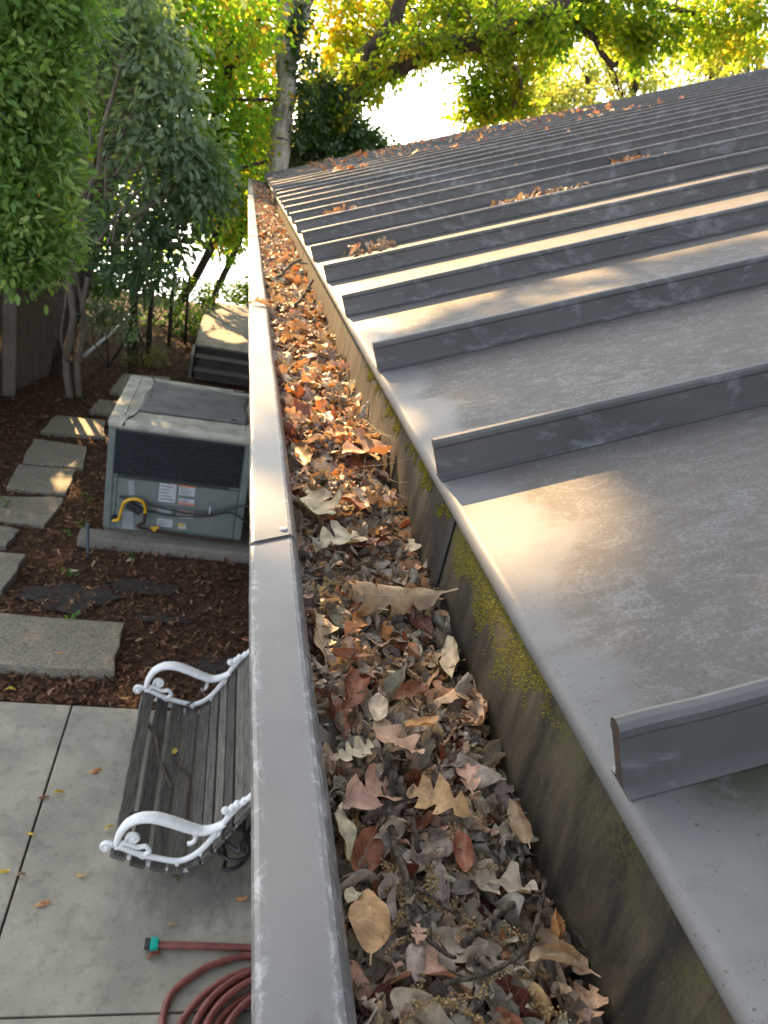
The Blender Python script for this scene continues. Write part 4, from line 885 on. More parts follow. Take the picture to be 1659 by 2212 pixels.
# yard leaves
for (px, py, col, L, lab) in ((20, 1487, 'yellow', .07, 'yellow leaf on the mulch strip beside the big slab'), (112, 1490, 'tan', .07, 'tan oak leaf on the mulch strip between slab and patio'), (125, 1712, 'yellow', .06, 'yellow leaf on the patio right of the long joint, nearest the brown one'),
        (205, 1665, 'orange', .07, 'red-brown curled leaf on the patio left of the bench'), (93, 1722, 'red', .06, 'rust leaf lying on the long patio joint'), (67, 1801, 'yellow', .05, 'small yellow leaf on the long joint lower down'), (6, 1882, 'yellow', .06, 'yellow leaf at the left edge of the patio'),
        (173, 1890, 'golden', .06, 'golden brown leaf on the patio in front of the near bench end'), (90, 1952, 'orange', .07, 'broad orange-brown leaf on the left of the patio'), (44, 1890, 'tan', .05, 'thin tan leaf lying in the long joint'), (521, 1942, 'orange', .06, 'brown leaf on the patio beside the gutter rim'),
        (369, 1996, 'golden', .04, 'small golden scrap above the hose coupling'), (330, 2064, 'red', .07, 'rust red leaf under the hose coupling'), (236, 1788, 'yellow', .05, 'yellow leaf by the front corner of the bench'), (36, 1842, 'cream', .03, 'tiny cream scrap on the patio slab'),
        (300, 1380, 'tan', .06, 'tan leaf on the mulch right of the big slab'), (160, 1230, 'cream', .08, 'cream oak leaf on the mulch left of the pad front'), (285, 1205, 'cream', .09, 'pale leaf cluster on the mulch before the pad'), (330, 1440, 'tan', .07, 'curled tan leaf on the mulch near the far bench arm'),
        (128, 1423, 'yellow', .04, 'yellow scrap lying on the big slab'), (190, 1268, 'orange', .05, 'orange leaf on the mulch beside black fabric'), (382, 1395, 'brown', .07, 'brown leaf on mulch by the curled fabric strip'), (530, 1380, 'orange', .05, 'orange scrap on mulch by the gutter rim')):
    p = onz(px, py, .012); kind = 'oak' if 'oak' in lab or 'cluster' in lab else 'oval'
    zz = .075 if 'big slab' in lab and 'on the big' in lab else .03 if p[1] < 4.3 else .02
    place_leaf(var(kind, random.randrange(5), 'cup'), (p[0], p[1], zz-.012), random.uniform(0, 6.28) if kind == 'oak' else random.uniform(-.6, .6), random.gauss(0, .15), random.gauss(0, .2), L*1.15, jit(col), lab, 'leaves lying in the yard')
p = onz(377, 1620, .09); place_leaf(var('round', 2, 'flat'), (p[0], p[1], .075), 1.4, 0, 0, .055, jit('yellow'), 'round yellow leaf lying on the bench slats', 'leaves lying in the yard')
p = onz(382, 1893, .02); place_leaf(var('oak', 1, 'flat'), (p[0], p[1], .018), 2.0, 0, .2, .085, (.16, .22, .10, 1), 'pale green oak leaf under the near bench end', 'leaves lying in the yard')
p = onz(556, 668, 3.1); place_leaf(var('oak', 3, 'cup'), (.082, 2.37, 3.092), .3, 0, .1, .075, jit('tan'), 'tan leaf draped over the rim joint far along the gutter', 'leaves standing out in the gutter')
# ------------------------------------------------------------------ trees
PAV = [(-1.68, 9.45, .20, .24), (-1.24, 9.6, .07, .22), (-1.38, 10.3, .14, .18), (-1.62, 8.38, .12, .16), (-1.45, 7.75, .06, .10), (-2.15, 9.3, .25, .10), (-1.9, 7.0, .05, .06)]
STP = [(-.36, 14.9, .07, .5), (.02, 14.0, .22, .3), (-.1, 16.2, .08, .2)]
def gap(P, mode='fine'):
    """True where the crown has an opening, so that sun reaches the patch that lies below it"""
    x, y, z = P[:, 0], P[:, 1], P[:, 2]
    t = (z-ZE-TS*(x-XE))/(S[2]-TS*S[0]); rx, ry = x-S[0]*t, y-S[1]*t
    t2 = (z-3.06)/S[2]; gx, gy = x-S[0]*t2, y-S[1]*t2
    ramp = lambda v, pts: np.interp(v, [p[0] for p in pts], [p[1] for p in pts])
    if mode == 'big':      # the tall crown far behind lets the sun through to the whole middle of the roof
        lit = (rx > -.1) & (rx < 9) & (ry > .3) & (ry < 9.6)
        lit |= (rx > 0) & (rx < 7) & (ry > 12.1) & (ry < 13.4) & (t > .5)
        t4 = (y-16.6)/S[1]; mx, mz = x-S[0]*t4, z-S[2]*t4       # and to the maple in front of it
        lit |= (t4 > 1.5) & (mx > -9) & (mx < 1.2) & (mz > 2.0) & (mz < 6.6) & (vnoise(mx, mz, 2.3) > -.75)
    else:
        nz_ = vnoise(rx, ry, 4.1)*.55+vnoise(rx, ry, 11.3)*.4; ng = vnoise(gx*1.2, gy, 6.3)*.5+vnoise(gx, gy, 16.0)*.5
        thr = ramp(ry, [(-9, 9), (1.3, 9), (1.5, .85), (1.85, .6), (2.0, -.1), (2.12, -.75), (2.6, -.8), (3.4, -.5), (9.6, -.7), (9.8, 9)])
        lit = (rx > .29) & (rx < 9) & (nz_ > thr)
        e = ((rx-.378)/.070)**2+((ry-.80)/.165)**2-.9*(rx-.378)*(ry-.80)/(.070*.165); lit |= (e < 1) & (rx > .2)
        thg = ramp(gy, [(-9, 9), (.70, 9), (.77, -.2), (1.1, -.25), (1.4, -.5), (3.2, -.6), (4.3, -.2), (6, -.1), (9, .2), (10, 9)])
        thg = np.where((gx > .125) & (gy < 1.25), np.maximum(thg, .55), thg)
        lit |= (gx > -.02) & (gx < .33) & (ng > thg)
    for zz, ls in ((.03, PAV), (.40, STP)):
        t3 = (z-zz)/S[2]; qx, qy = x-S[0]*t3, y-S[1]*t3
        for (cx, cy, a, b) in ls: lit |= (((qx-cx)/(a*1.35))**2+((qy-cy)/(b*1.35))**2+.4*vnoise(qx, qy, 9) < 1) & (z > .35)
    return lit
LT = np.array([(0, 0, 0), (.38, .5, .16), (.38, -.5, .16), (.78, .34, .06), (.78, -.34, .06), (1, 0, -.10)])
LF = np.array([(0, 5, 3, 1), (0, 2, 4, 5)])
def leaves(P, D, Nn, L, Wd):
    D = D/np.linalg.norm(D, axis=1)[:, None]; B = np.cross(Nn, D); B /= np.linalg.norm(B, axis=1)[:, None]+1e-9; N2 = np.cross(D, B)
    V = P[:, None]+D[:, None]*LT[None, :, 0:1]*L[:, None, None]+B[:, None]*LT[None, :, 1:2]*Wd[:, None, None]+N2[:, None]*LT[None, :, 2:3]*Wd[:, None, None]
    return V
def foliage(name, parent, blobs, mat, L, ratio=.5, up=.8, droop=.25, lpc=26, crad=.22, seed=1, masked='fine', shell=.5, cull=None):
    r = np.random.default_rng(seed); PP, DD, NN, LL, TT = [], [], [], [], []
    for bi, b in enumerate(blobs):
        c, rad, nc = np.array(b[0]), np.array(b[1]), b[2]
        v = r.normal(0, 1, (nc, 3)); v /= np.linalg.norm(v, axis=1)[:, None]; q = r.random(nc)**(1/3*(1-shell*.7))
        cc = c+v*q[:, None]*rad; out = v*rad; out /= np.linalg.norm(out, axis=1)[:, None]
        n = nc*lpc; ci = np.repeat(np.arange(nc), lpc)
        tw = out+r.normal(0, .5, (nc, 3)); tw[:, 2] -= droop; tw /= np.linalg.norm(tw, axis=1)[:, None]
        s = r.random(n); off = r.normal(0, .32, (n, 3))
        P = cc[ci]+tw[ci]*(s*1.9-.7)[:, None]*crad+off*crad
        D = tw[ci]*.7+off*1.2+r.normal(0, .35, (n, 3)); D[:, 2] -= droop
        Nn = np.array([0, 0, up])+out[ci]*.45+r.normal(0, .5, (n, 3))
        PP.append(P); DD.append(D); NN.append(Nn); LL.append(L*r.uniform(.6, 1.25, n))
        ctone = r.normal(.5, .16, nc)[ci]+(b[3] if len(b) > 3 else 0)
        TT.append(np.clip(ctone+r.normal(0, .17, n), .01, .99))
    P, D, Nn, Ls, T = map(np.concatenate, (PP, DD, NN, LL, TT))
    V = leaves(P, D, Nn, Ls, Ls*ratio)
    if masked:
        k = ~(gap(V[:, 0], masked) | gap(V[:, 5], masked) | gap(V[:, 1], masked) | gap(V[:, 2], masked))
        V, T = V[k], T[k]
    n = len(V)
    F = (np.arange(n)[:, None, None]*6+LF[None]).reshape(-1, 4)
    return link(name, npmesh(name, V.reshape(-1, 3), F, mat, np.repeat(T, 2)), parent)
def limbs(name, parent, lst, mat, n=9, wob=.02):
    m = MB()
    for pts, r0, r1 in lst:
        sp = smooth_path(pts, 7); k = len(sp)
        sp = [p+Vector((random.gauss(0, wob*r0*3), random.gauss(0, wob*r0*3), 0)) for p in sp]
        m.tube(sp, [(r0+(r1-r0)*i/(k-1))*random.uniform(.93, 1.08) for i in range(k)], n)
    return m.obj(name, mat, parent, smooth=True)
def tp(px, py, y): return tuple(float(v) for v in ony(px, py, y))
def blob(px, py, y, r, nc, tone=0, ry=None, rz=None): return (tp(px, py, y), (r, ry or r, rz or r*.85), nc, tone)
def branchlets(blobs, root, r0=.03, k=3, seed=3, mode='fine'):
    rr = random.Random(seed); out = []
    for b in blobs:
        c = Vector(b[0]); rt = Vector(root(c) if callable(root) else root); md = (rt+c)/2+Vector((rr.uniform(-.2, .2), rr.uniform(-.2, .2), rr.uniform(0, .25)))
        out.append(([rt, md, c], r0, r0*.35))
        for _ in range(k):
            e = c+Vector((rr.uniform(-1, 1)*b[1][0], rr.uniform(-1, 1)*b[1][1], rr.uniform(-.8, 1)*b[1][2]))*.8
            out.append(([md.lerp(c, .7), (c+e)/2+Vector((0, 0, .05)), e], r0*.4, r0*.12))
    def clear(path):
        q = np.array([tuple(p) for p in smooth_path(path, 12)]); q = np.concatenate([q, q+np.array([0, 0, .06]), q-np.array([0, 0, .06])]); return gap(q, mode).mean() < .04
    return [o for o in out if clear(o[0])]
F_laurel = foliage_mat('laurel_leaf', [(.028, .066, .018), (.07, .15, .034), (.15, .26, .06), (.28, .36, .10)], [(.10, .28, .02), (.22, .42, .04), (.36, .52, .07)], .38, .45, .4)
F_vib = foliage_mat('dull_green_leaf', [(.04, .078, .04), (.085, .15, .085), (.15, .23, .14), (.25, .32, .21)], [(.12, .26, .05), (.26, .42, .08), (.45, .52, .1)], .36, .5, .4)
F_maple = foliage_mat('yellow_green_leaf', [(.05, .10, .014), (.09, .16, .02), (.14, .21, .025), (.30, .20, .03)], [(.16, .42, .03), (.28, .60, .03), (.44, .70, .04), (.85, .45, .04)], .62, .5, .3)
F_oak = foliage_mat('oak_leaf', [(.022, .05, .010), (.05, .09, .015), (.10, .13, .02), (.20, .15, .02)], [(.16, .36, .02), (.36, .60, .03), (.64, .75, .04), (.92, .6, .04)], .64, .5, .3)
F_ivy = foliage_mat('ivy_leaf', [(.018, .04, .014), (.035, .075, .025), (.07, .12, .04)], [(.08, .2, .02), (.22, .36, .03)], .32, .4, .5)
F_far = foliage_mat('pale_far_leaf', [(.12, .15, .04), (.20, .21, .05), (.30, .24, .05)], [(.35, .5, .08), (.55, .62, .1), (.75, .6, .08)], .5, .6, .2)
F_under = foliage_mat('undergrowth_leaf', [(.012, .03, .01), (.03, .08, .014), (.06, .14, .02)], [(.1, .25, .02), (.3, .5, .03)], .35, .45, .4)
# bright green shrub over the fence
T = empty('laurel_tree', (-3.3, 8.3, 0), 'bright green glossy broadleaf tree rising over the taupe fence at the left edge', 'tree')
bl = [blob(20, 50, 7.9, .5, 50, .02), blob(95, 70, 8.2, .36, 30, -.12), blob(10, 180, 7.6, .42, 40, .1), blob(85, 160, 7.7, .30, 34, .18), blob(25, 290, 7.8, .42, 36, .02), blob(100, 255, 8.2, .26, 18, -.16), blob(20, 410, 7.7, .40, 36, .03), blob(95, 365, 7.9, .28, 26, .07),
      blob(10, 510, 7.7, .38, 36, .02), blob(75, 470, 7.8, .30, 28, .08), blob(30, 570, 7.7, .24, 26, .06), blob(100, 545, 7.9, .18, 14, .02), blob(-90, 200, 7.8, .6, 40), blob(-90, 420, 7.8, .5, 36), blob(20, -70, 7.9, .6, 50), blob(120, -60, 8.3, .5, 36), blob(-80, -60, 7.9, .6, 36), blob(150, 15, 8.6, .3, 20, -.1), blob(130, 130, 8.0, .16, 12, .2)]
rq = random.Random(3)
for k in range(84): bl.append(((rq.uniform(-3.3, .3), rq.uniform(7.0, 8.6), rq.uniform(5.2, 8.6)), (.62, .5, .5), 24, rq.uniform(-.08, .08)))
foliage('crown', T, bl, F_laurel, .098, .42, up=.9, droop=-.05, lpc=25, crad=.17, seed=2, shell=.3)
limbs('trunk', T, [([(-3.3, 8.3, -.1), (-3.2, 8.3, 1.6), tp(20, 420, 8.2), tp(70, 150, 8.2)], .07, .03)]+branchlets(bl, lambda c: (-3.0, 8.3, max(1.4, c.z-.7)), .022, 3), B_tan)
# thin multi-stemmed tree with dull bluish leaves
T = empty('multi_stem_tree', (-1.95, 10.65, 0), 'slender tan multi-stemmed tree with dull bluish green leaves behind the cabinet', 'tree')
bl = [blob(200, 50, 11.2, .42, 26, .05), blob(300, 40, 10.9, .42, 30, .08), blob(250, 120, 11.2, .4, 24, .05), blob(340, 110, 10.6, .36, 28, .16), blob(385, 80, 10.8, .22, 12, .2), blob(300, 190, 10.9, .36, 22, .05), blob(360, 205, 10.4, .34, 26, .2), blob(400, 240, 10.6, .2, 12, .12), blob(170, 200, 11.4, .36, 22, -.05), blob(320, 285, 10.4, .30, 20, .14), blob(390, 310, 10.5, .34, 28, .1), blob(440, 350, 10.7, .26, 18, .05), blob(280, 330, 11.3, .3, 16, -.05),
      blob(350, 375, 10.6, .32, 24, .06), blob(430, 400, 10.8, .36, 28, .02), blob(480, 395, 10.9, .18, 9, .04), blob(330, 440, 11.2, .36, 30, -.02), blob(400, 445, 11.2, .34, 28, -.05), blob(290, 510, 11.2, .38, 30, -.08), blob(350, 510, 11.4, .32, 28, -.1), blob(250, 440, 11.7, .3, 16, -.08), blob(300, 575, 11.8, .34, 28, -.14), blob(240, 560, 11.8, .32, 24, -.12), blob(200, 480, 11.8, .25, 12, -.1), blob(150, 330, 11.6, .3, 14, -.05),
      blob(300, -60, 10.8, .8, 60), blob(420, -40, 11.2, .6, 36, .05)]
foliage('crown', T, bl, F_vib, .125, .48, up=.8, droop=.25, lpc=15, crad=.24, seed=4, shell=.3)
b0 = (-1.95, 10.65, -.05)
limbs('trunk', T, [([b0, tp(143, 780, 10.65), tp(158, 690, 10.6), tp(150, 600, 10.6), tp(165, 540, 10.5), tp(178, 470, 10.5), tp(180, 420, 10.4), tp(212, 370, 10.35), tp(220, 290, 10.3), tp(245, 200, 10.4), tp(270, 100, 10.5)], .052, .02),
    ([(-1.85, 10.75, -.05), tp(168, 780, 10.75), tp(182, 700, 10.75), tp(178, 660, 10.7), tp(190, 600, 10.7)], .048, .03), ([tp(178, 660, 10.7), tp(165, 600, 10.7), tp(150, 540, 10.7), tp(130, 510, 10.8)], .026, .015), ([tp(145, 780, 10.6), tp(132, 730, 10.6), tp(140, 660, 10.6), tp(148, 600, 10.6)], .018, .012),
    ([tp(220, 300, 10.3), tp(270, 290, 10.4), tp(330, 300, 10.4)], .016, .006), ([tp(183, 700, 10.75), tp(215, 675, 10.7), tp(240, 660, 10.7)], .012, .006), ([tp(165, 540, 10.5), tp(140, 520, 10.5), tp(125, 500, 10.6)], .02, .01)]+branchlets(bl, lambda c: (-1.55+.3*(c.x+1.3), 10.5, max(2.1, c.z-.55)), .016, 3, 8), B_tan, 8)
# dark leaning trunk behind
T = empty('leaning_tree', (-2.42, 11.9, 0), 'thick nearly black trunk leaning right behind the slender tan stems', 'tree')
limbs('trunk', T, [([tp(100, 815, 11.75), tp(135, 690, 12.2), tp(165, 600, 12.6), tp(215, 430, 13.2), tp(250, 250, 13.6), tp(290, 60, 14), tp(300, -80, 14.2)], .25, .15)], B_dark, 12)
bl = [blob(200, 120, 14, .9, 50), blob(120, 60, 14.2, 1.0, 50), blob(320, 10, 14, .9, 40), blob(150, 300, 14, .7, 36), blob(60, 380, 13.5, .7, 30), blob(180, -120, 14.5, 1.4, 70), blob(20, 150, 14, 1.0, 40), blob(200, 500, 14, .6, 30, -.1), blob(110, 560, 13.5, .5, 24, -.1)]
foliage('crown', T, bl, F_maple, .12, .5, lpc=20, crad=.32, seed=6)
# yellow-green maple
T = empty('maple_tree', (-1.2, 16.6, 0), 'glowing yellow-green maple filling the gap left of the big grey trunk', 'tree')
bl = []
rr = random.Random(5)
for (px, py, r, nc, tn) in [(360, 60, 1.0, 60, 0), (450, 40, 1.0, 64, .05), (530, 60, .9, 56, .12), (560, 130, .7, 46, .42), (420, 150, 1.0, 60, .0), (500, 200, .9, 60, .02), (560, 240, .7, 46, .05), (440, 260, .9, 56, -.05), (530, 310, .8, 52, .1), (400, 330, .8, 44, -.05), (470, 370, .7, 44, .05), (560, 370, .6, 34, .12), (520, 430, .6, 34, .12), (330, 200, 1.0, 46, 0), (300, 80, 1.0, 46, 0), (250, 260, .9, 36, 0), (440, -80, 1.4, 90, .05), (560, -60, 1.2, 76, .1), (300, -90, 1.4, 70, 0), (200, 380, .8, 30, .1), (480, 480, .5, 22, .1), (530, 490, .35, 14, .1), (500, 445, .45, 26, .05), (535, 405, .45, 24, .1), (465, 465, .36, 18, .0), (440, 420, .5, 26, -.05)]:
    bl.append(blob(px, py, (16.5 if px < 515 else 20.2)+rr.uniform(-1, 1.6), r, nc, tn))
foliage('crown', T, bl, F_maple, .13, .72, up=1.0, droop=.15, lpc=25, crad=.34, seed=7)
limbs('trunk', T, [([(-1.2, 16.8, -.1), tp(470, 500, 16.8), tp(470, 300, 17), tp(500, 90, 17)], .10, .05), ([tp(600, 215, 17.5), tp(520, 215, 17), tp(450, 215, 16.6)], .04, .015), ([tp(585, 345, 17.6), tp(520, 362, 17), tp(460, 362, 16.5)], .045, .02), ([tp(470, 260, 17), tp(420, 180, 16.5), tp(390, 100, 16.2)], .04, .02), ([tp(480, 200, 17), tp(530, 90, 16.8), tp(590, 0, 16.8)], .05, .03), ([tp(420, 200, 15.6), tp(425, 160, 15.6), tp(440, 130, 15.6)], .03, .02)]+branchlets(bl[:14], lambda c: (-1.0, 17, max(2.5, c.z-.9)), .022, 2, 4), B_dark, 8)
# big grey trunk with ivy
T = empty('grey_trunk_tree', (.62, 18, 0), 'tall straight grey trunk forking near the top, beyond the far roof end', 'tree')
limbs('trunk', T, [([(.62, 18, -2), tp(596, 375, 18), tp(604, 300, 18), tp(617, 200, 18), tp(618, 110, 18), tp(616, 40, 18), tp(612, -60, 18), tp(608, -300, 18)], .245, .17), ([tp(622, 150, 18.05), tp(640, 70, 18.1), tp(662, 0, 18.2), tp(700, -120, 18.4), tp(730, -300, 18.6)], .17, .12), ([tp(618, 60, 18), tp(640, -10, 17.9), tp(650, -90, 17.9)], .09, .07)], B_gray, 14)
T = empty('ivy', (.9, 17.85, 2.5), 'dark green ivy climbing the forking grey trunk', 'ivy')
iv = [blob(628, 78, 17.85, .18, 10), blob(652, 125, 17.9, .24, 14), blob(645, 60, 17.9, .18, 8), blob(654, 180, 17.9, .20, 11), blob(650, 230, 17.9, .20, 11), blob(662, 265, 17.9, .24, 14), blob(660, 20, 18, .22, 10), blob(650, 295, 17.85, .14, 7)]
foliage('leaves', T, iv, F_ivy, .085, .85, lpc=26, crad=.15, seed=9, droop=.4)
# dark bush behind the roof end
T = empty('dark_bush', (1.9, 19, 0), 'dark green bushy tree just right of the grey trunk above the roof end', 'tree')
bl = [blob(690, 230, 18.6, .45, 40), blob(730, 260, 18.6, .55, 56), blob(680, 300, 18.6, .45, 40), blob(760, 300, 18.6, .5, 48), blob(720, 330, 18.7, .5, 44, .02), blob(800, 320, 18.7, .4, 34, .12), blob(845, 335, 18.7, .3, 20, .25), blob(780, 345, 18.7, .5, 40, .05), blob(700, 180, 18.7, .3, 22), blob(660, 340, 18.8, .35, 24), blob(730, 410, 19, .9, 50)]
foliage('crown', T, bl, F_ivy, .11, .7, lpc=28, crad=.2, seed=10, masked=None)
limbs('trunk', T, [([(1.5, 19, -2), tp(660, 350, 18.8), tp(680, 300, 18.8), tp(690, 250, 18.7)], .13, .06)]+branchlets(bl, tp(690, 340, 18.8), .03, 2, 5), B_dark)
# the large oak
T = empty('oak_tree', (1.6, 20, 0), 'large spreading oak with arching dark limbs and backlit yellow-green leaves over the far roof', 'tree')
OK_ = [([(1.5, 18.9, -2), tp(640, 400, 18.9), tp(672, 345, 18.9), tp(705, 300, 18.9), tp(745, 220, 18.9), tp(790, 175, 19.1), tp(850, 148, 18.9), tp(910, 118, 18.7), tp(960, 100, 18.5), tp(1015, 92, 18.3), tp(1080, 70, 18.1), tp(1150, 40, 17.9), tp(1230, 0, 17.7)], .32, .14),
       ([tp(735, 235, 18.9), tp(755, 165, 19.1), tp(800, 110, 19.3), tp(840, 60, 19.4), tp(868, 0, 19.5), tp(900, -120, 19.7)], .20, .13),
       ([tp(1010, 92, 18.3), tp(1050, 112, 18.4), tp(1085, 125, 18.4), tp(1115, 150, 18.5), tp(1125, 190, 18.6), tp(1105, 235, 18.7)], .085, .025), ([tp(1118, 200, 19), tp(1080, 215, 19), tp(1050, 245, 19), tp(1040, 265, 19)], .04, .015),
       ([tp(1225, 10, 18.8), tp(1250, 55, 18.7), tp(1285, 85, 18.7), tp(1300, 115, 18.7), tp(1325, 140, 18.7), tp(1335, 132, 18.7)], .085, .05), ([tp(1262, 75, 18.7), tp(1295, 62, 18.7), tp(1340, 55, 18.7)], .05, .02), ([tp(1310, 135, 18.7), tp(1330, 160, 18.8), tp(1335, 195, 18.8)], .03, .012), ([tp(1190, 30, 18.9), tp(1300, -10, 18.7), tp(1420, 10, 18.6), tp(1500, 30, 18.5)], .10, .05), ([tp(1080, 80, 19.2), tp(1075, 30, 19.2), tp(1090, -60, 19.2)], .09, .06), ([tp(1230, 5, 18.8), tp(1200, -60, 18.8), tp(1230, -200, 18.8)], .12, .08)]
bl = []
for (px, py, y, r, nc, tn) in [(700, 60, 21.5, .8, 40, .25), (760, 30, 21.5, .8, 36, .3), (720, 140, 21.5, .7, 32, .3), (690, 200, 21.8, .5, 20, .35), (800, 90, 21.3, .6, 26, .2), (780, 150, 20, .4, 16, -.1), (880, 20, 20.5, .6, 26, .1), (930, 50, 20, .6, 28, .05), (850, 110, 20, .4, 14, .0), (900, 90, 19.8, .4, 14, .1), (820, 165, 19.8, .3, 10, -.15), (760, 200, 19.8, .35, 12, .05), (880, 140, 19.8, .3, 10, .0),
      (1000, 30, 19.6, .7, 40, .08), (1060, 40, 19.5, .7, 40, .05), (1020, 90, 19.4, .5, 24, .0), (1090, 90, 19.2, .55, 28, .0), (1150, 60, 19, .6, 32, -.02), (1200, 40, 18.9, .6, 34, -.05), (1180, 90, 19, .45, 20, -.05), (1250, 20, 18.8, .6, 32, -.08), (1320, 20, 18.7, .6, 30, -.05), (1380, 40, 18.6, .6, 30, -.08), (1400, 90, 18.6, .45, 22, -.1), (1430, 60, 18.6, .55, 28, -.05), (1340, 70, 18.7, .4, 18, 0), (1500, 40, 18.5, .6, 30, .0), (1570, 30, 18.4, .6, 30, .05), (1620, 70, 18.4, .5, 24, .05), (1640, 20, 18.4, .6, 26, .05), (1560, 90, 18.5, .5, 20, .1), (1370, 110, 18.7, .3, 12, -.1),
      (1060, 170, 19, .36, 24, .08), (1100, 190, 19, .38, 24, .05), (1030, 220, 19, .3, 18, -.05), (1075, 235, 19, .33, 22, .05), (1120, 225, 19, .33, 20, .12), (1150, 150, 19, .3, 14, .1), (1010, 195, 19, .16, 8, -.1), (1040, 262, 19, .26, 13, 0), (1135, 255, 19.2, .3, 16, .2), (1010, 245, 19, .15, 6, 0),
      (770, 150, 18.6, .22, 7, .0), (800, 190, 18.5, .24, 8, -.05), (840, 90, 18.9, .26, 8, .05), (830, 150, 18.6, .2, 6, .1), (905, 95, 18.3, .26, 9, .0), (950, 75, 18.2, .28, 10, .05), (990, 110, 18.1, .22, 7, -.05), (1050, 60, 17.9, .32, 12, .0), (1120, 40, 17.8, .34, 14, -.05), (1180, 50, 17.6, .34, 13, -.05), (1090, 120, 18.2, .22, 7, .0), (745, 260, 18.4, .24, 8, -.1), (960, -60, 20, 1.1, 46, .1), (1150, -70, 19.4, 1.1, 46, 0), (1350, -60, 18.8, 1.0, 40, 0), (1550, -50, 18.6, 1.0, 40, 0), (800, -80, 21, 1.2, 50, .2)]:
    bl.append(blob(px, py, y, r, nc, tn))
limbs('trunk', T, OK_+branchlets(bl, lambda c: tuple(c+Vector((random.uniform(-.4, .4), 0, random.uniform(.3, .8)))), .022, 3, 13, 'big'), B_oak, 9)
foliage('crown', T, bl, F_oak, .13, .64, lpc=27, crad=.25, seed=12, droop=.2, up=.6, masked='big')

# tall crown overhead, mostly above the picture: it shades the roof and the yard
bl = []
for k in range(64):
    x = rr.uniform(-11, 3.2); z = rr.uniform(8.0, 17.5); y = 21.5+rr.uniform(-1.8, 1.8)
    bl.append(((x, y, z), (1.6, 1.3, 1.3), 44, rr.uniform(-.1, .15)))
T2 = empty('shade_tree', (-4.5, 22, 0), 'tall tree behind the yellow-green maple whose high crown shades the roof', 'tree')
foliage('crown', T2, bl, F_oak, .20, .62, lpc=20, crad=.4, seed=14, masked='big')
limbs('trunk', T2, [([(-4.5, 22.3, -2), (-4.4, 22.3, 3), (-4.2, 22, 8), (-4, 21.8, 14)], .35, .14)]+branchlets(bl[::3], lambda c: (-4.2, 22, max(4, c.z-2.5)), .07, 1, 6, 'big'), B_oak)
# pale far trees on the right
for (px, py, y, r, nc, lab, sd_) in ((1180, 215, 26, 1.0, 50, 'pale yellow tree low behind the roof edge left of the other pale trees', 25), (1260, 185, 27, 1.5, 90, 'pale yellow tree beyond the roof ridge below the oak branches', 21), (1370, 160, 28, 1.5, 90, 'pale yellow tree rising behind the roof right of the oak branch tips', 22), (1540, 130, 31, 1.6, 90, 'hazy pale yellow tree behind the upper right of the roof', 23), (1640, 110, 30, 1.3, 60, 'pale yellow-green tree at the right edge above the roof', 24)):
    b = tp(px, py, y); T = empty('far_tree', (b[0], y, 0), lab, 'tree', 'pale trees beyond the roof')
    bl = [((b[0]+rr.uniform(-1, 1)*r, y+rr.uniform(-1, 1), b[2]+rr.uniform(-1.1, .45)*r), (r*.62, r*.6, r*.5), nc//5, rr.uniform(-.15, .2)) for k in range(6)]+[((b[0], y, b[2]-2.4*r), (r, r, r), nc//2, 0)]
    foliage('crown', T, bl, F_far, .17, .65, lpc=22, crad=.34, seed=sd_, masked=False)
    limbs('trunk', T, [([(b[0], y, -2), (b[0]+.2, y, b[2]-1), (b[0], y, b[2]+.3)], .16, .05)]+branchlets(bl, (b[0], y, b[2]-1), .04, 2, sd_), B_oak, 6)
# neighbouring trees left of the yard
for (x, y, h, lab, sd_) in ((-5.5, 13.5, 6.5, 'shadowy green tree beyond the fence behind the bright shrub', 31), (-6.5, 18.5, 8, 'shadowy green tree behind the leaning dark trunk', 32), (-3.6, 19.5, 7.5, 'mid green tree behind the maple on the left', 33)):
    T = empty('background_tree', (x, y, 0), lab, 'tree', 'green trees on the far left')
    bl = [((x+rr.uniform(-1.5, 1.5), y+rr.uniform(-1.2, 1.2), rr.uniform(.8, h)), (1.1, 1.0, .9), 44, rr.uniform(-.1, .15)) for k in range(22)]
    foliage('crown', T, bl, F_maple, .15, .6, lpc=20, crad=.36, seed=sd_)
    limbs('trunk', T, [([(x, y, -.1), (x+.1, y, h*.5), (x, y, h)], .18, .06)]+branchlets(bl[::3], lambda c: (x, y, max(.8, c.z-1)), .04, 1, sd_), B_dark, 8)
# leaning thin trunk by the gutter
T = empty('leaning_sapling', (-.25, 13.9, 0), 'thin dark trunk leaning right in front of the bright water', 'tree')
limbs('trunk', T, [([tp(440, 690, 17), tp(462, 640, 17.1), tp(495, 570, 17.3), tp(530, 490, 17.5), tp(560, 420, 17.7)], .075, .05), ([tp(515, 520, 17.4), tp(525, 450, 17.4), tp(520, 400, 17.4)], .03, .015)], B_dark, 8)
foliage('crown', T, [blob(520, 460, 17.3, .3, 12, .1), blob(500, 510, 17.2, .22, 7, .1), blob(520, 400, 17.3, .4, 18, .15), blob(548, 330, 17.4, .4, 18, .15)], F_maple, .11, .6, lpc=18, crad=.25, seed=41)
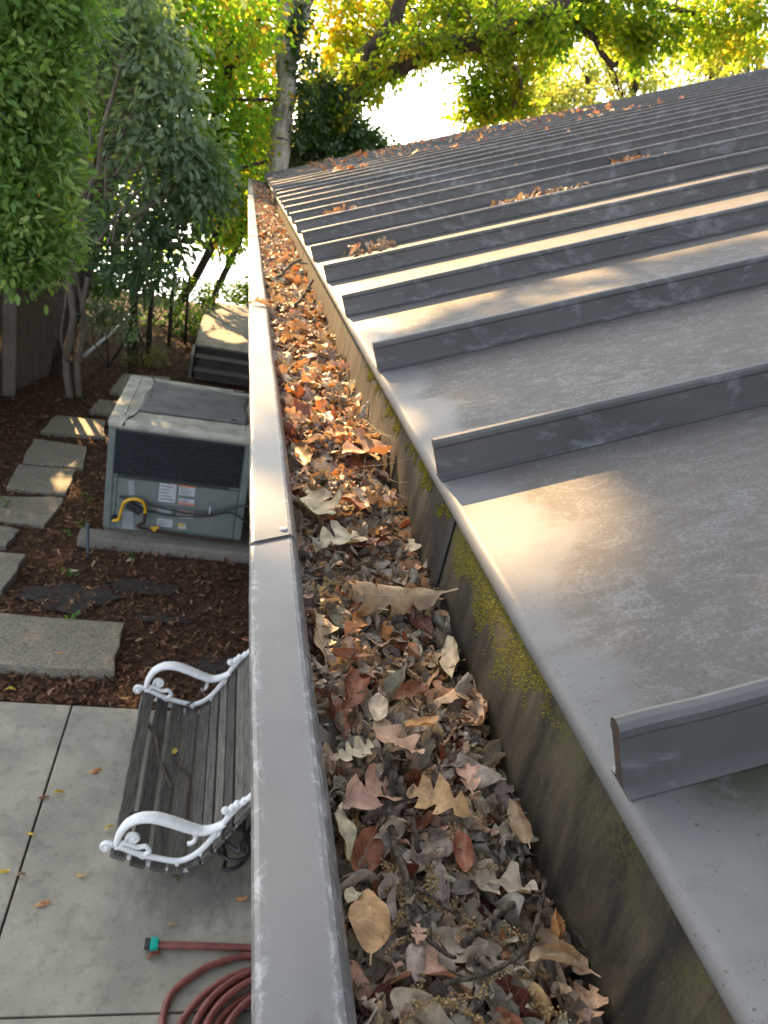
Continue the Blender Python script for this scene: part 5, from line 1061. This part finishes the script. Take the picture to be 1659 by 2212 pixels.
# undergrowth
def shrub(name, px, py, y, r, nc, mat, lab, L=.08, seed=50, ratio=.5, droop=.2, lpc=24):
    c = tp(px, py, y); T = empty(name, (c[0], y, 0), lab, 'shrub', 'shrubs under the trees')
    rs = random.Random(seed); bl = [((c[0]+rs.uniform(-.8, .8)*r, y+rs.uniform(-.6, .6)*r, c[2]+rs.uniform(-.5, .5)*r), (r*.6, r*.6, r*.45), nc//4, 0) for k in range(4)]
    foliage('leaves', T, bl, mat, L, ratio, lpc=lpc, crad=r*.35, seed=seed, droop=droop)
    limbs('stem', T, branchlets(bl, (c[0], y, hground(c[0], y)), .015, 2, seed), B_dark, 6)
shrub('low_shrub', 375, 690, 15.8, .55, 40, F_laurel, 'bright green low plant in a sunny spot left of the steps', .09, 51)
shrub('low_shrub', 300, 770, 12.9, .34, 30, foliage_mat('olive_leaf', [(.06, .07, .012), (.11, .12, .02), (.15, .15, .03)], [(.25, .28, .03), (.4, .4, .05)], .3), 'yellowish olive drooping shrub behind the cabinet', .075, 52, .22, .7)
shrub('low_shrub', 440, 650, 16.5, .5, 40, F_under, 'dark shrub behind the far end of the wooden platform', .09, 53)
shrub('low_shrub', 520, 630, 18.2, .4, 36, F_under, 'dark shrub between platform and gutter under the water glint', .09, 54)
shrub('low_shrub', 240, 690, 12.4, .42, 30, F_vib, 'dull green sprig bush beside the right tan stem', .08, 55)
shrub('low_shrub', 310, 620, 14.5, .5, 46, F_vib, 'dark mid-height shrub between the stems and the water', .09, 56)
shrub('low_shrub', 470, 545, 16.2, .28, 10, F_maple, 'small yellow-green spray hanging before the water', .08, 58)
shrub('low_shrub', 230, 630, 13.8, .5, 40, F_under, 'dark shrub behind the slender tan stems', .09, 59)
for (px, py, y0, y1, r, lab) in ((320, 760, 13.2, 620, .05, 'thin dark sapling stem left of the bright low plant'), (365, 745, 14.6, 600, .035, 'thin brown sapling stem in front of the bright low plant'), (285, 770, 13.0, 560, .07, 'dark sapling stem just behind the pale pipe'), (400, 740, 15.2, 590, .03, 'very thin sapling stem beside the steps')):
    c = onz(px, py, 0); m = MB(); yy_ = float(c[1]); m.tube([(c[0], yy_, -.05), tp((px+px)/2+4, (py+y1)/2, yy_), tp(px+10, y1, yy_)], [r, r*.9, r*.7], 7); tag(m.obj('sapling', B_dark, smooth=True), lab, 'sapling', 'sapling stems under the trees')
# seedlings
def seedling(px, py, lab, col=F_under, k=7, L=.06):
    c = onz(px, py, 0); r = np.random.default_rng(int(px*7+py)); n = k; P = np.tile(np.array([c[0], c[1], .03]), (n, 1))+r.normal(0, .02, (n, 3)); D = r.normal(0, 1, (n, 3)); D[:, 2] = .5
    V = leaves(P, D, np.tile((0, 0, 1.), (n, 1))+r.normal(0, .3, (n, 3)), np.full(n, L), np.full(n, L*.5)); F = (np.arange(n)[:, None, None]*6+LF[None]).reshape(-1, 4)
    tag(link('seedling', npmesh('seedling', V.reshape(-1, 3), F, col, np.repeat(r.uniform(.3, .95, n), 2))), lab, 'seedling', 'seedlings in the mulch')
for q in ((185, 1085, 'seedling left of the cabinet corner post'), (178, 1140, 'seedling at the left corner of the pad'), (140, 1160, 'tiny seedling left of the pad on bare mulch'), (175, 865, 'yellow-green tuft at the foot of the tan stems'), (10, 1095, 'green tuft at the left edge by a stepping stone'), (285, 1208, 'pale green seedling in mulch before the pad'), (150, 1690-440, 'sprig near the black fabric'), (157, 1515-170, 'sprout at the slab edge')): seedling(*q)
# far shore
r = np.random.default_rng(77); n = 9000; x = r.uniform(-160, 260, n); h = 5+2.5*np.sin(x*.07)+1.6*np.sin(x*.19+1)
P = np.stack([x, 93+r.uniform(-3, 6, n), -1+h*np.sqrt(r.random(n))], 1); D = r.normal(0, 1, (n, 3)); Nn = r.normal(0, .6, (n, 3))+np.array([0, -.5, .6])
V = leaves(P, D, Nn, r.uniform(.8, 1.7, n), r.uniform(.7, 1.3, n)); F = (np.arange(n)[:, None, None]*6+LF[None]).reshape(-1, 4)
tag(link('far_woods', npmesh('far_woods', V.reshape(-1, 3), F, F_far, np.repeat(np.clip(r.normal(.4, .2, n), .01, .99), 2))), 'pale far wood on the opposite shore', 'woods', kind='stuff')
